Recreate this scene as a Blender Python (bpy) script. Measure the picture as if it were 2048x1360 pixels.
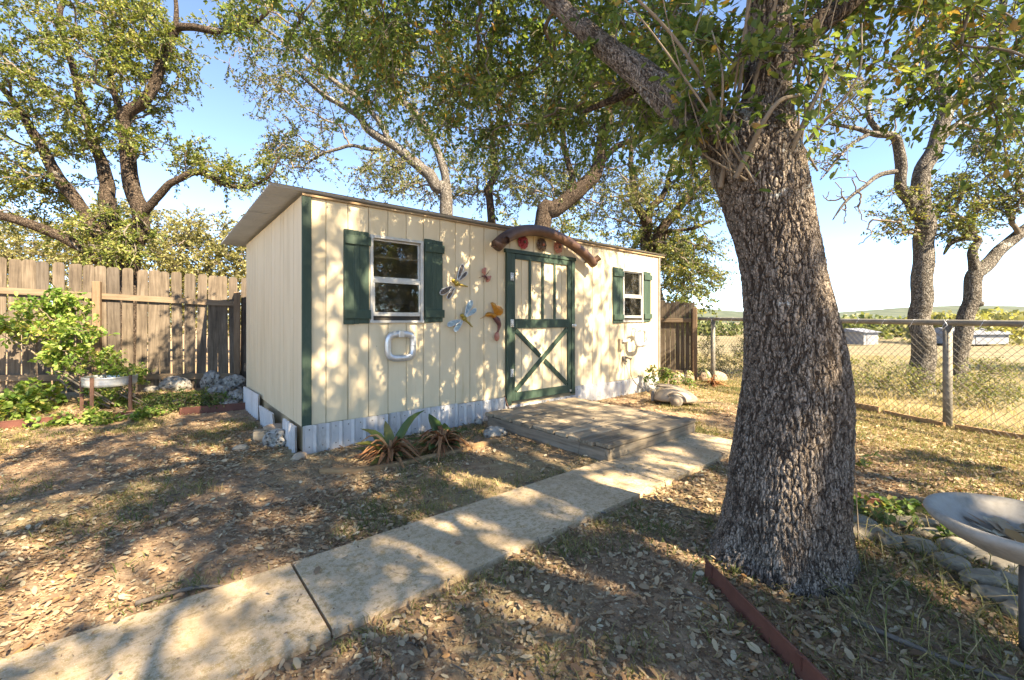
import bpy, bmesh, math, random
import numpy as np
from mathutils import Vector, Matrix

random.seed(7); RNG = np.random.default_rng(7)
scene = bpy.context.scene
for o in list(bpy.data.objects): bpy.data.objects.remove(o)
COL = scene.collection
R = math.radians

# ------------------------------------------------------------ camera, sky, sun, exposure
cam_d = bpy.data.cameras.new('camera'); cam = bpy.data.objects.new('camera', cam_d); COL.objects.link(cam)
cam.location = (0, 0, 1.229); cam.rotation_euler = (R(90), 0, 0)
cam_d.sensor_width = 36; cam_d.lens = 865 / 2048 * 36; cam_d.shift_y = -0.0186
cam_d.clip_start = 0.05; cam_d.clip_end = 6000
scene.camera = cam

SUN_AZ = math.atan2(0.72, -0.69)          # measured from +Y towards +X
SUN_EL = R(42)
world = bpy.data.worlds.new('World'); scene.world = world; world.use_nodes = True
wn = world.node_tree; wn.nodes.clear()
w_out = wn.nodes.new('ShaderNodeOutputWorld'); w_bg = wn.nodes.new('ShaderNodeBackground'); w_sky = wn.nodes.new('ShaderNodeTexSky')
w_sky.sky_type = 'NISHITA'; w_sky.sun_disc = False; w_sky.sun_elevation = SUN_EL; w_sky.sun_rotation = SUN_AZ
w_sky.air_density = 0.58; w_sky.dust_density = 0.0; w_sky.ozone_density = 6.0; w_sky.altitude = 600
w_bg.inputs['Strength'].default_value = 0.078
wn.links.new(w_sky.outputs[0], w_bg.inputs[0]); wn.links.new(w_bg.outputs[0], w_out.inputs[0])

sun_d = bpy.data.lights.new('sun', 'SUN'); sun = bpy.data.objects.new('sun', sun_d); COL.objects.link(sun)
sun_d.energy = 2.75; sun_d.angle = R(0.45); sun_d.color = (1.0, 0.95, 0.86)
sd = Vector((math.sin(SUN_AZ) * math.cos(SUN_EL), math.cos(SUN_AZ) * math.cos(SUN_EL), math.sin(SUN_EL)))
sun.rotation_euler = sd.to_track_quat('Z', 'Y').to_euler(); sun.location = (6, -6, 9)

vs = scene.view_settings
vs.view_transform = 'Standard'; vs.look = 'None'; vs.exposure = 3.1; vs.gamma = 1.0; vs.use_curve_mapping = False
vs.use_white_balance = True; vs.white_balance_temperature = 8600; vs.white_balance_tint = 10
scene.cycles.max_bounces = 10; scene.cycles.diffuse_bounces = 7; scene.cycles.transparent_max_bounces = 12
scene.cycles.use_denoising = True; scene.cycles.sample_clamp_indirect = 8

# ------------------------------------------------------------ noise
def _hash(ix, iy, iz, s):
    h = (ix.astype(np.int64) * 374761393 + iy.astype(np.int64) * 668265263 + iz.astype(np.int64) * 2147483647 + s * 974711) & 0xFFFFFFFF
    h = ((h ^ (h >> 13)) * 1274126177) & 0xFFFFFFFF
    h = ((h ^ (h >> 16)) * 2246822519) & 0xFFFFFFFF
    return ((h ^ (h >> 15)) & 0xFFFFFF) / float(0xFFFFFF)

def vnoise(p, s=0):
    p = np.asarray(p, float); i = np.floor(p).astype(np.int64); f = p - i; f = f * f * (3 - 2 * f); r = 0
    for a in (0, 1):
        for b in (0, 1):
            for c in (0, 1):
                wgt = (f[:, 0] if a else 1 - f[:, 0]) * (f[:, 1] if b else 1 - f[:, 1]) * (f[:, 2] if c else 1 - f[:, 2])
                r = r + wgt * _hash(i[:, 0] + a, i[:, 1] + b, i[:, 2] + c, s)
    return r

def fbm(p, n=4, s=0):
    p = np.asarray(p, float); r = 0; a = 0.5
    for k in range(n):
        r = r + a * vnoise(p * 2 ** k, s + k); a *= 0.5
    return r

def n2(x, y, sc=1.0, s=0, n=3):
    x = np.atleast_1d(np.asarray(x, float)); y = np.atleast_1d(np.asarray(y, float))
    return fbm(np.stack([x * sc, y * sc, np.zeros_like(x) + 0.37], 1), n, s)

def worley(p, s=0):
    i = np.floor(p).astype(np.int64); f1 = np.full(len(p), 9.0); f2 = f1.copy()
    for a in (-1, 0, 1):
        for b in (-1, 0, 1):
            for c in (-1, 0, 1):
                q = i + np.array([a, b, c])
                d = 0
                for k in range(3):
                    d = d + (q[:, k] + _hash(q[:, 0], q[:, 1], q[:, 2], s + k * 17) - p[:, k]) ** 2
                d = np.sqrt(d)
                m = d < f1
                f2 = np.where(m, f1, np.minimum(f2, d)); f1 = np.where(m, d, f1)
    return f1, f2

def sstep(a, b, x):
    t = np.clip((np.asarray(x, float) - a) / (b - a), 0, 1); return t * t * (3 - 2 * t)

# ------------------------------------------------------------ materials
class NT:
    def __init__(s, name):
        s.m = bpy.data.materials.new(name); s.m.use_nodes = True; s.t = s.m.node_tree; s.t.nodes.clear()
        s.out = s.n('ShaderNodeOutputMaterial')
    def n(s, ty, **k):
        nd = s.t.nodes.new(ty)
        for a, v in k.items():
            if a.startswith('i_'): nd.inputs[a[2:].replace('_', ' ')].default_value = v
            else: setattr(nd, a, v)
        return nd
    def l(s, a, b): s.t.links.new(a, b)
    def ramp(s, fac, stops):
        r = s.n('ShaderNodeValToRGB'); e = r.color_ramp.elements
        while len(e) > 1: e.remove(e[-1])
        e[0].position = stops[0][0]; e[0].color = (*stops[0][1], 1)
        for p, c in stops[1:]:
            x = e.new(p); x.color = (*c, 1)
        s.l(fac, r.inputs[0]); return r.outputs[0]
    def coords(s, stretch=(1, 1, 1), kind='Object', rand=0.0):
        tc = s.n('ShaderNodeTexCoord'); mp = s.n('ShaderNodeMapping'); mp.inputs['Scale'].default_value = stretch
        s.l(tc.outputs[kind], mp.inputs[0])
        if rand:
            oi = s.n('ShaderNodeObjectInfo'); mu = s.n('ShaderNodeMath', operation='MULTIPLY'); mu.inputs[1].default_value = rand
            s.l(oi.outputs['Random'], mu.inputs[0]); cx = s.n('ShaderNodeCombineXYZ')
            for k in range(3): s.l(mu.outputs[0], cx.inputs[k])
            s.l(cx.outputs[0], mp.inputs['Location'])
        return mp.outputs[0]
    def noise(s, v, sc, det=4, rough=0.55, dist=0.0):
        x = s.n('ShaderNodeTexNoise'); x.inputs['Scale'].default_value = sc; x.inputs['Detail'].default_value = det
        x.inputs['Roughness'].default_value = rough; x.inputs['Distortion'].default_value = dist
        s.l(v, x.inputs['Vector']); return x.outputs['Fac']
    def mix(s, fac, a, b, mode='MIX'):
        x = s.n('ShaderNodeMix', data_type='RGBA', blend_type=mode)
        if isinstance(fac, (int, float)): x.inputs[0].default_value = fac
        else: s.l(fac, x.inputs[0])
        for v, k in ((a, 6), (b, 7)):
            if isinstance(v, tuple): x.inputs[k].default_value = (*v, 1)
            else: s.l(v, x.inputs[k])
        return x.outputs[2]
    def math(s, op, a, b=None):
        x = s.n('ShaderNodeMath', operation=op)
        for k, v in ((0, a), (1, b)):
            if v is None: continue
            if isinstance(v, (int, float)): x.inputs[k].default_value = v
            else: s.l(v, x.inputs[k])
        return x.outputs[0]
    def bump(s, h, strength, dist=0.01):
        b = s.n('ShaderNodeBump'); b.inputs['Strength'].default_value = strength; b.inputs['Distance'].default_value = dist
        s.l(h, b.inputs['Height']); return b.outputs[0]
    def bsdf(s, col, rough=0.7, metal=0.0, normal=None, spec=0.3):
        p = s.n('ShaderNodeBsdfPrincipled')
        if isinstance(col, tuple): p.inputs['Base Color'].default_value = (*col, 1)
        else: s.l(col, p.inputs['Base Color'])
        if isinstance(rough, (int, float)): p.inputs['Roughness'].default_value = rough
        else: s.l(rough, p.inputs['Roughness'])
        p.inputs['Metallic'].default_value = metal; p.inputs['Specular IOR Level'].default_value = spec
        if normal is not None: s.l(normal, p.inputs['Normal'])
        return p
    def done(s, sh):
        s.l(sh.outputs[0] if hasattr(sh, 'outputs') else sh, s.out.inputs[0]); return s.m

def speckle(name, stops, sc=6.0, stretch=(1, 1, 1), rough=0.75, bump=0.3, metal=0.0, rand=0.0, hue=None, fine=60.0, spec=0.3, dist=0.004):
    """two noises -> colour ramp, optional per-object tint, fine bump"""
    t = NT(name); v = t.coords(stretch, rand=rand)
    a = t.noise(v, sc, 5, 0.6); b = t.noise(v, fine, 3)
    f = t.math('ADD', t.math('MULTIPLY', a, 0.75), t.math('MULTIPLY', b, 0.25))
    c = t.ramp(f, stops)
    if hue:
        oi = t.n('ShaderNodeObjectInfo'); c = t.mix(0.55, c, t.ramp(oi.outputs['Random'], hue), 'MULTIPLY')
    return t.done(t.bsdf(c, rough, metal, t.bump(f, bump, dist), spec))

M = {}
# painted siding: cream with faint vertical weathering
t = NT('cream_siding'); v = t.coords((1, 1, 0.25), rand=9)
a = t.noise(v, 3.0, 5, 0.65); b = t.noise(t.coords((1, 1, 0.03), rand=5), 90, 3)
c = t.ramp(a, [(0.25, (0.55, 0.44, 0.28)), (0.5, (0.655, 0.535, 0.355)), (0.8, (0.70, 0.585, 0.405))])
st = t.ramp(t.noise(t.coords((9, 9, 0.7), rand=4), 2.2, 6, 0.7), [(0.6, (1, 1, 1)), (0.8, (0.80, 0.72, 0.6))])
vo = t.n('ShaderNodeTexVoronoi'); vo.inputs['Scale'].default_value = 5.5; t.l(t.coords((1, 1, 1), rand=3), vo.inputs['Vector'])
c = t.mix(t.ramp(vo.outputs['Distance'], [(0.018, (0.85, 0.85, 0.85)), (0.03, (0, 0, 0))]), c, (0.10, 0.07, 0.045))
M['cream'] = t.done(t.bsdf(t.mix(0.8, c, st, 'MULTIPLY'), 0.62, 0, t.bump(b, 0.25, 0.002)))
M['groove'] = speckle('siding_groove', [(0.3, (0.30, 0.23, 0.14)), (0.7, (0.40, 0.32, 0.20))])
M['green'] = speckle('green_paint', [(0.3, (0.025, 0.045, 0.031)), (0.55, (0.038, 0.066, 0.046)), (0.75, (0.075, 0.10, 0.073))], 5, (1, 1, 0.3), 0.55, 0.3, rand=7)
M['alu'] = speckle('window_aluminium', [(0.3, (0.42, 0.40, 0.36)), (0.7, (0.62, 0.60, 0.55))], 6, rough=0.45, metal=0.35, bump=0.1)
M['skirt'] = speckle('galvanised_skirting', [(0.28, (0.30, 0.28, 0.25)), (0.42, (0.46, 0.45, 0.44)), (0.75, (0.58, 0.575, 0.575))], 4, (1, 1, 0.4), 0.48, 0.15, 0.25, rand=5)
M['roof'] = speckle('roof_metal', [(0.3, (0.37, 0.41, 0.47)), (0.52, (0.46, 0.50, 0.56)), (0.66, (0.48, 0.52, 0.58)), (0.85, (0.40, 0.37, 0.34))], 3, rough=0.5, bump=0.15, metal=0.25)
M['dark'] = speckle('dark_interior', [(0.3, (0.03, 0.026, 0.02)), (0.7, (0.06, 0.05, 0.04))])
M['tan_trim'] = speckle('raw_wood_trim', [(0.3, (0.24, 0.15, 0.08)), (0.7, (0.42, 0.30, 0.18))], 6, (0.3, 1, 1))
def wood(name, lo, mid, hi, along, hue, bump=0.5, rough=0.85):
    t = NT(name); st = [7, 7, 7]; st[along] = 0.45
    v = t.coords(tuple(st), rand=20)
    g = t.noise(v, 5.0, 6, 0.65, 0.4); k = t.noise(t.coords((1, 1, 1), rand=13), 2.2, 4, 0.6)
    c = t.ramp(t.math('ADD', t.math('MULTIPLY', g, 0.6), t.math('MULTIPLY', k, 0.4)), [(0.3, lo), (0.5, mid), (0.72, hi)])
    oi = t.n('ShaderNodeObjectInfo'); c = t.mix(0.7, c, t.ramp(oi.outputs['Random'], hue), 'MULTIPLY')
    return t.done(t.bsdf(c, rough, 0, t.bump(g, bump, 0.006), 0.15))
M['fence'] = wood('weathered_cedar', (0.034, 0.028, 0.024), (0.118, 0.097, 0.078), (0.225, 0.19, 0.155), 2,
                  [(0, (0.45, 0.45, 0.46)), (0.35, (0.85, 0.78, 0.7)), (0.7, (1, 0.92, 0.8)), (1, (0.55, 0.53, 0.52))])
M['rail'] = wood('newer_pine', (0.11, 0.08, 0.055), (0.20, 0.147, 0.10), (0.29, 0.22, 0.155), 0, [(0, (0.8, 0.78, 0.75)), (1, (1, 1, 1))])
M['post'] = wood('pine_post', (0.10, 0.065, 0.043), (0.185, 0.125, 0.08), (0.26, 0.185, 0.125), 2, [(0, (0.8, 0.78, 0.75)), (1, (1, 1, 1))])
M['deck'] = wood('grey_deck_wood', (0.10, 0.078, 0.055), (0.33, 0.275, 0.205), (0.50, 0.435, 0.34), 0,
                 [(0, (0.5, 0.48, 0.45)), (0.5, (1, 0.95, 0.88)), (1, (0.62, 0.6, 0.53))], 0.8)
M['deck_side'] = wood('grey_deck_side', (0.10, 0.078, 0.055), (0.27, 0.22, 0.165), (0.40, 0.345, 0.27), 1, [(0, (0.9, 0.88, 0.85)), (1, (1, 1, 1))], 0.6)
M['timber'] = wood('edging_timber', (0.15, 0.09, 0.05), (0.30, 0.19, 0.10), (0.42, 0.29, 0.17), 0, [(0, (0.85, 0.8, 0.75)), (1, (1, 1, 1))])
# concrete
t = NT('concrete_path'); v = t.coords(kind='Object')
a = t.noise(v, 2.2, 6, 0.65); b = t.noise(v, 38, 5, 0.7); g = t.noise(v, 190, 2)
c = t.ramp(a, [(0.3, (0.44, 0.325, 0.205)), (0.52, (0.55, 0.42, 0.28)), (0.75, (0.61, 0.485, 0.34))])
c = t.mix(t.ramp(b, [(0.46, (0, 0, 0)), (0.62, (1, 1, 1))]), c, (0.34, 0.25, 0.125))
c = t.mix(t.ramp(g, [(0.56, (0, 0, 0)), (0.68, (0.75, 0.75, 0.75))]), c, (0.62, 0.53, 0.42))
sn = t.ramp(t.noise(v, 1.3, 7, 0.7, 0.8), [(0.50, (0, 0, 0)), (0.64, (0.6, 0.6, 0.6))]); c = t.mix(sn, c, (0.33, 0.245, 0.15))
vo = t.n('ShaderNodeTexVoronoi', feature='DISTANCE_TO_EDGE'); vo.inputs['Scale'].default_value = 0.8; nz = t.n('ShaderNodeTexNoise'); nz.inputs['Scale'].default_value = 5; nz.inputs['Detail'].default_value = 5; t.l(v, nz.inputs['Vector'])
wv = t.n('ShaderNodeVectorMath', operation='ADD'); sc2 = t.n('ShaderNodeVectorMath', operation='SCALE'); sc2.inputs['Scale'].default_value = 0.25; t.l(nz.outputs['Color'], sc2.inputs[0]); t.l(v, wv.inputs[0]); t.l(sc2.outputs[0], wv.inputs[1]); t.l(wv.outputs[0], vo.inputs['Vector'])
c = t.mix(t.math('MULTIPLY', t.ramp(vo.outputs['Distance'], [(0.0, (0.7, 0.7, 0.7)), (0.006, (0, 0, 0))]), t.ramp(a, [(0.45, (0, 0, 0)), (0.6, (1, 1, 1))])), c, (0.12, 0.09, 0.06))
M['concrete'] = t.done(t.bsdf(c, 0.9, 0, t.bump(t.math('ADD', b, t.math('MULTIPLY', g, 0.6)), 0.5, 0.004), 0.15))
# bark: ridge attribute from the mesh, fine noise, lichen patches
def bark(name, furrow, plate, plate2, lichen, lich_lo=0.66, use_attr=True, sc=14):
    t = NT(name); v = t.coords((1, 1, 0.26)); v1 = t.coords((1, 1, 1))
    n = t.noise(v, sc * 3, 6, 0.7); n3 = t.noise(v1, 2.6, 4, 0.6)
    col = t.mix(t.ramp(t.noise(v, sc * 1.1, 5, 0.65), [(0.35, (0, 0, 0)), (0.65, (1, 1, 1))]), plate, plate2)
    if use_attr:
        at = t.n('ShaderNodeAttribute', attribute_name='ridge')
        col = t.mix(t.ramp(at.outputs['Fac'], [(0.1, (0, 0, 0)), (0.75, (1, 1, 1))]), furrow, col)
        vo = t.n('ShaderNodeTexVoronoi', feature='DISTANCE_TO_EDGE'); vo.inputs['Scale'].default_value = 85; wv = t.n('ShaderNodeVectorMath', operation='ADD'); nz = t.n('ShaderNodeTexNoise'); nz.inputs['Scale'].default_value = 38
        t.l(v1, nz.inputs['Vector']); sc2 = t.n('ShaderNodeVectorMath', operation='SCALE'); sc2.inputs['Scale'].default_value = 0.025; t.l(nz.outputs['Color'], sc2.inputs[0]); t.l(v, wv.inputs[0]); t.l(sc2.outputs[0], wv.inputs[1]); t.l(wv.outputs[0], vo.inputs['Vector'])
        e = t.ramp(vo.outputs['Distance'], [(0.0, (0, 0, 0)), (0.16, (1, 1, 1))]); col = t.mix(t.math('SUBTRACT', 0.55, t.math('MULTIPLY', e, 0.55)), col, furrow); n = t.math('ADD', t.math('MULTIPLY', n, 0.6), e)
    else:
        vo = t.n('ShaderNodeTexVoronoi', feature='DISTANCE_TO_EDGE'); vo.inputs['Scale'].default_value = sc
        wv = t.n('ShaderNodeVectorMath', operation='ADD'); nz = t.n('ShaderNodeTexNoise'); nz.inputs['Scale'].default_value = 9
        t.l(v1, nz.inputs['Vector']); sc2 = t.n('ShaderNodeVectorMath', operation='SCALE'); sc2.inputs['Scale'].default_value = 0.22
        t.l(nz.outputs['Color'], sc2.inputs[0]); t.l(v, wv.inputs[0]); t.l(sc2.outputs[0], wv.inputs[1]); t.l(wv.outputs[0], vo.inputs['Vector'])
        e = t.ramp(vo.outputs['Distance'], [(0.0, (0, 0, 0)), (0.13, (0.8, 0.8, 0.8)), (0.4, (1, 1, 1))])
        col = t.mix(e, furrow, col); n = t.math('ADD', t.math('MULTIPLY', n, 0.5), e)
    lm = t.ramp(t.math('ADD', t.math('MULTIPLY', n3, 0.7), t.math('MULTIPLY', t.noise(v1, 34, 5, 0.7), 0.3)), [(lich_lo, (0, 0, 0)), (lich_lo + 0.035, (1, 1, 1))])
    col = t.mix(lm, col, lichen)
    return t.done(t.bsdf(col, 0.92, 0, t.bump(n, 0.9, 0.012 if use_attr else 0.02), 0.12))
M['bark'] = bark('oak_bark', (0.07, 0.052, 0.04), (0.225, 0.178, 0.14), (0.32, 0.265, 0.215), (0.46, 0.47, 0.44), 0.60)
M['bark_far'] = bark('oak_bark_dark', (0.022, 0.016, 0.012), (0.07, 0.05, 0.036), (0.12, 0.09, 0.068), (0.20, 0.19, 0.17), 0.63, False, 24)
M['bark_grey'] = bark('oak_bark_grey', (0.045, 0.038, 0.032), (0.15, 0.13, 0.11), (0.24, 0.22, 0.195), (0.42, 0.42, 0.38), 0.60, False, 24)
M['twig'] = speckle('twig_bark', [(0.3, (0.085, 0.065, 0.05)), (0.7, (0.22, 0.185, 0.15))], 9, rough=0.9)
M['shoot'] = speckle('pale_shoots', [(0.3, (0.12, 0.09, 0.062)), (0.7, (0.25, 0.20, 0.145))], 9, rough=0.85)
# leaves: per-leaf tint attribute, thin translucent blades
def leaf(name, stops, trans=0.35, rough=0.5, tr_gain=(1.25, 1.3, 0.7), spec=0.35):
    t = NT(name); at = t.n('ShaderNodeAttribute', attribute_name='tint'); c = t.ramp(at.outputs['Fac'], stops)
    p = t.bsdf(c, rough, 0, None, spec); tr = t.n('ShaderNodeBsdfTranslucent'); t.l(t.mix(1.0, c, tr_gain, 'MULTIPLY'), tr.inputs[0])
    mx = t.n('ShaderNodeMixShader'); mx.inputs[0].default_value = trans; t.l(p.outputs[0], mx.inputs[1]); t.l(tr.outputs[0], mx.inputs[2])
    return t.done(mx)
M['leaf_oak'] = leaf('oak_leaves', [(0, (0.06, 0.105, 0.034)), (0.4, (0.125, 0.18, 0.055)), (0.85, (0.21, 0.25, 0.08)), (0.985, (0.34, 0.30, 0.10)), (1.0, (0.42, 0.24, 0.08))], 0.55)
M['leaf_left'] = leaf('left_oak_leaves', [(0, (0.07, 0.105, 0.03)), (0.4, (0.145, 0.18, 0.05)), (0.85, (0.25, 0.265, 0.08)), (1, (0.35, 0.31, 0.10))], 0.42)
M['leaf_sparse'] = leaf('sparse_oak_leaves', [(0, (0.075, 0.10, 0.035)), (0.5, (0.14, 0.165, 0.06)), (0.9, (0.22, 0.22, 0.085)), (1, (0.33, 0.26, 0.10))])
M['leaf_yellow'] = leaf('yellowing_oak_leaves', [(0, (0.07, 0.10, 0.03)), (0.5, (0.14, 0.17, 0.05)), (0.9, (0.23, 0.235, 0.075)), (1, (0.33, 0.26, 0.07))])
M['leaf_gold'] = leaf('golden_far_leaves', [(0, (0.14, 0.14, 0.052)), (0.5, (0.25, 0.235, 0.095)), (1, (0.37, 0.33, 0.15))], 0.4)
M['leaf_shrub'] = leaf('bright_shrub_leaves', [(0, (0.08, 0.16, 0.03)), (0.5, (0.19, 0.29, 0.06)), (0.9, (0.36, 0.41, 0.12)), (1, (0.46, 0.40, 0.13))], 0.45)
M['leaf_weed'] = leaf('weed_leaves', [(0, (0.05, 0.10, 0.02)), (0.5, (0.11, 0.18, 0.04)), (0.85, (0.22, 0.24, 0.07)), (1, (0.34, 0.26, 0.12))], 0.35)
M['leaf_dry'] = leaf('dry_leaf_litter', [(0, (0.15, 0.09, 0.052)), (0.25, (0.27, 0.175, 0.105)), (0.5, (0.37, 0.265, 0.16)), (0.75, (0.42, 0.325, 0.205)), (0.87, (0.45, 0.39, 0.27)), (0.93, (0.40, 0.20, 0.07)), (1, (0.33, 0.34, 0.22))], 0.12, 0.65, (1.2, 1.0, 0.7), 0.25)
M['straw'] = leaf('grass_blades', [(0, (0.10, 0.13, 0.035)), (0.35, (0.19, 0.185, 0.06)), (0.65, (0.33, 0.26, 0.125)), (1, (0.50, 0.40, 0.22))], 0.3, 0.7)
M['rust_leaf'] = leaf('withered_leaves', [(0, (0.14, 0.055, 0.025)), (0.5, (0.30, 0.135, 0.06)), (1, (0.44, 0.26, 0.13))], 0.2, 0.7, (1.2, 0.9, 0.6))
M['broad'] = leaf('broad_strap_leaves', [(0, (0.03, 0.065, 0.02)), (0.6, (0.075, 0.12, 0.035)), (0.85, (0.22, 0.17, 0.055)), (1, (0.33, 0.19, 0.08))], 0.25, 0.35)
M['rock'] = speckle('pitted_limestone', [(0.25, (0.08, 0.07, 0.058)), (0.45, (0.25, 0.23, 0.20)), (0.7, (0.42, 0.395, 0.35))], 7, rough=0.9, bump=0.8, rand=11, dist=0.01)
t = NT('pitted_rock'); v = t.coords(rand=11); vo = t.n('ShaderNodeTexVoronoi'); vo.inputs['Scale'].default_value = 22; t.l(v, vo.inputs['Vector']); hole = t.ramp(vo.outputs['Distance'], [(0.18, (0, 0, 0)), (0.36, (1, 1, 1))])
a = t.noise(v, 8, 6, 0.7); c = t.ramp(a, [(0.3, (0.13, 0.115, 0.095)), (0.5, (0.30, 0.275, 0.235)), (0.72, (0.46, 0.43, 0.38))])
M['rock'] = t.done(t.bsdf(t.mix(t.ramp(vo.outputs['Distance'], [(0.12, (0.8, 0.8, 0.8)), (0.26, (0, 0, 0))]), c, (0.05, 0.042, 0.034)), 0.92, 0, t.bump(t.math('ADD', hole, t.math('MULTIPLY', a, 0.6)), 1.0, 0.02), 0.15))  # shade inside the pits painted as dark spots over the bump holes
M['flat_stone'] = speckle('flat_limestone', [(0.25, (0.13, 0.11, 0.08)), (0.5, (0.26, 0.225, 0.17)), (0.75, (0.37, 0.33, 0.265))], 5, rough=0.9, bump=0.7, rand=11, dist=0.008)
M['brown_stone'] = speckle('brown_stone', [(0.3, (0.22, 0.15, 0.10)), (0.7, (0.42, 0.32, 0.23))], 5, rough=0.9, bump=0.6, rand=7)
M['red_metal'] = speckle('rust_red_metal', [(0.3, (0.085, 0.032, 0.022)), (0.6, (0.14, 0.052, 0.036)), (0.8, (0.20, 0.088, 0.06))], 5, rough=0.6, bump=0.12)
M['galv'] = speckle('galvanised_pipe', [(0.3, (0.13, 0.12, 0.10)), (0.55, (0.21, 0.195, 0.17)), (0.75, (0.29, 0.275, 0.25))], 8, rough=0.7, metal=0.2, bump=0.15)
M['wire'] = speckle('fence_wire', [(0.3, (0.10, 0.09, 0.075)), (0.7, (0.19, 0.175, 0.15))], 20, rough=0.6, metal=0.3, bump=0.0)
M['bath'] = speckle('grey_bath_stone', [(0.28, (0.19, 0.165, 0.13)), (0.5, (0.33, 0.30, 0.255)), (0.75, (0.41, 0.38, 0.335))], 5, rough=0.75, bump=0.35)
M['pole'] = speckle('bath_pole', [(0.3, (0.055, 0.05, 0.045)), (0.7, (0.12, 0.11, 0.10))], 8, rough=0.6)
M['pipe'] = speckle('rusty_brown_pipe', [(0.25, (0.045, 0.028, 0.022)), (0.5, (0.115, 0.065, 0.048)), (0.72, (0.20, 0.115, 0.08))], 5, rough=0.42, bump=0.2, metal=0.35)
M['foil'] = speckle('ribbed_aluminium', [(0.3, (0.50, 0.50, 0.49)), (0.7, (0.74, 0.74, 0.73))], 12, rough=0.36, metal=0.6, bump=0.2)
M['white_plastic'] = speckle('white_plastic', [(0.3, (0.58, 0.55, 0.50)), (0.7, (0.72, 0.70, 0.65))], 8, rough=0.5, bump=0.1)
M['beige_plastic'] = speckle('beige_plastic', [(0.3, (0.42, 0.33, 0.22)), (0.7, (0.55, 0.45, 0.32))], 8, rough=0.5, bump=0.1)
M['cord'] = speckle('grey_cord', [(0.3, (0.11, 0.10, 0.09)), (0.7, (0.21, 0.19, 0.17))], 8, rough=0.6)
M['chrome'] = speckle('bright_hinge', [(0.3, (0.5, 0.5, 0.48)), (0.7, (0.75, 0.75, 0.72))], 30, rough=0.35, metal=0.6)
M['rust_rod'] = speckle('rusty_rod', [(0.3, (0.09, 0.045, 0.03)), (0.7, (0.19, 0.10, 0.065))], 20, rough=0.8)
M['gold'] = speckle('gold_beads', [(0.3, (0.30, 0.20, 0.03)), (0.7, (0.50, 0.36, 0.08))], 20, rough=0.3, metal=0.4)
M['wing_dark'] = speckle('bronze_wings', [(0.35, (0.035, 0.03, 0.028)), (0.6, (0.16, 0.13, 0.11))], 30, rough=0.4, metal=0.3)
M['wing_blue'] = speckle('teal_wings', [(0.35, (0.11, 0.20, 0.25)), (0.6, (0.35, 0.46, 0.50))], 22, rough=0.35)
M['silver'] = speckle('silver_wire', [(0.3, (0.5, 0.5, 0.5)), (0.7, (0.7, 0.7, 0.7))], 30, rough=0.35, metal=0.5)
M['orange'] = speckle('amber_enamel', [(0.3, (0.26, 0.095, 0.012)), (0.55, (0.46, 0.19, 0.025)), (0.75, (0.52, 0.26, 0.05))], 12, rough=0.3, metal=0.3)
M['plum'] = speckle('plum_enamel', [(0.35, (0.07, 0.028, 0.025)), (0.6, (0.19, 0.075, 0.065))], 30, rough=0.35)
M['coral'] = speckle('coral_enamel', [(0.35, (0.33, 0.11, 0.07)), (0.65, (0.50, 0.23, 0.16))], 20, rough=0.35)
M['red'] = speckle('red_enamel', [(0.35, (0.22, 0.022, 0.028)), (0.65, (0.42, 0.06, 0.07))], 20, rough=0.35)
M['bronze'] = speckle('bronze_petals', [(0.35, (0.04, 0.025, 0.018)), (0.65, (0.22, 0.15, 0.11))], 25, rough=0.35, metal=0.4)
M['shell'] = speckle('faded_mower_shell', [(0.3, (0.20, 0.16, 0.12)), (0.6, (0.33, 0.275, 0.215)), (0.8, (0.42, 0.365, 0.30))], 6, rough=0.55, bump=0.2)
M['shell_dark'] = speckle('mower_trim', [(0.3, (0.14, 0.12, 0.10)), (0.7, (0.26, 0.23, 0.19))], 6, rough=0.6)
M['hill'] = speckle('wooded_hills', [(0.3, (0.045, 0.062, 0.045)), (0.5, (0.075, 0.092, 0.062)), (0.7, (0.12, 0.13, 0.085))], 0.03, rough=0.95, fine=0.35, bump=0.0)
M['far_white'] = speckle('white_sheet_building', [(0.3, (0.18, 0.18, 0.185)), (0.7, (0.24, 0.24, 0.245))], 0.5, rough=0.6, bump=0)
M['far_grey'] = speckle('grey_sheet_roof', [(0.3, (0.15, 0.155, 0.175)), (0.7, (0.20, 0.21, 0.23))], 0.5, rough=0.6, bump=0)
# window glass
t = NT('window_glass'); fr = t.n('ShaderNodeFresnel'); fr.inputs[0].default_value = 1.5
gl = t.n('ShaderNodeBsdfGlossy'); gl.inputs['Roughness'].default_value = 0.02; gl.inputs['Color'].default_value = (0.9, 0.9, 0.9, 1)
tr = t.n('ShaderNodeBsdfTransparent'); tr.inputs[0].default_value = (0.75, 0.76, 0.72, 1)
mx = t.n('ShaderNodeMixShader'); t.l(t.math('ADD', t.math('MULTIPLY', fr.outputs[0], 1.4), 0.03), mx.inputs[0]); t.l(tr.outputs[0], mx.inputs[1]); t.l(gl.outputs[0], mx.inputs[2])
df = t.n('ShaderNodeBsdfDiffuse'); df.inputs[0].default_value = (0.35, 0.33, 0.29, 1)
du = t.ramp(t.noise(t.coords((1, 1, 1), rand=6), 7, 6, 0.7), [(0.5, (0.02, 0.02, 0.02)), (0.75, (0.22, 0.22, 0.22))])
mx2 = t.n('ShaderNodeMixShader'); t.l(du, mx2.inputs[0]); t.l(mx.outputs[0], mx2.inputs[1]); t.l(df.outputs[0], mx2.inputs[2])
M['glass'] = t.done(mx2)
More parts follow.
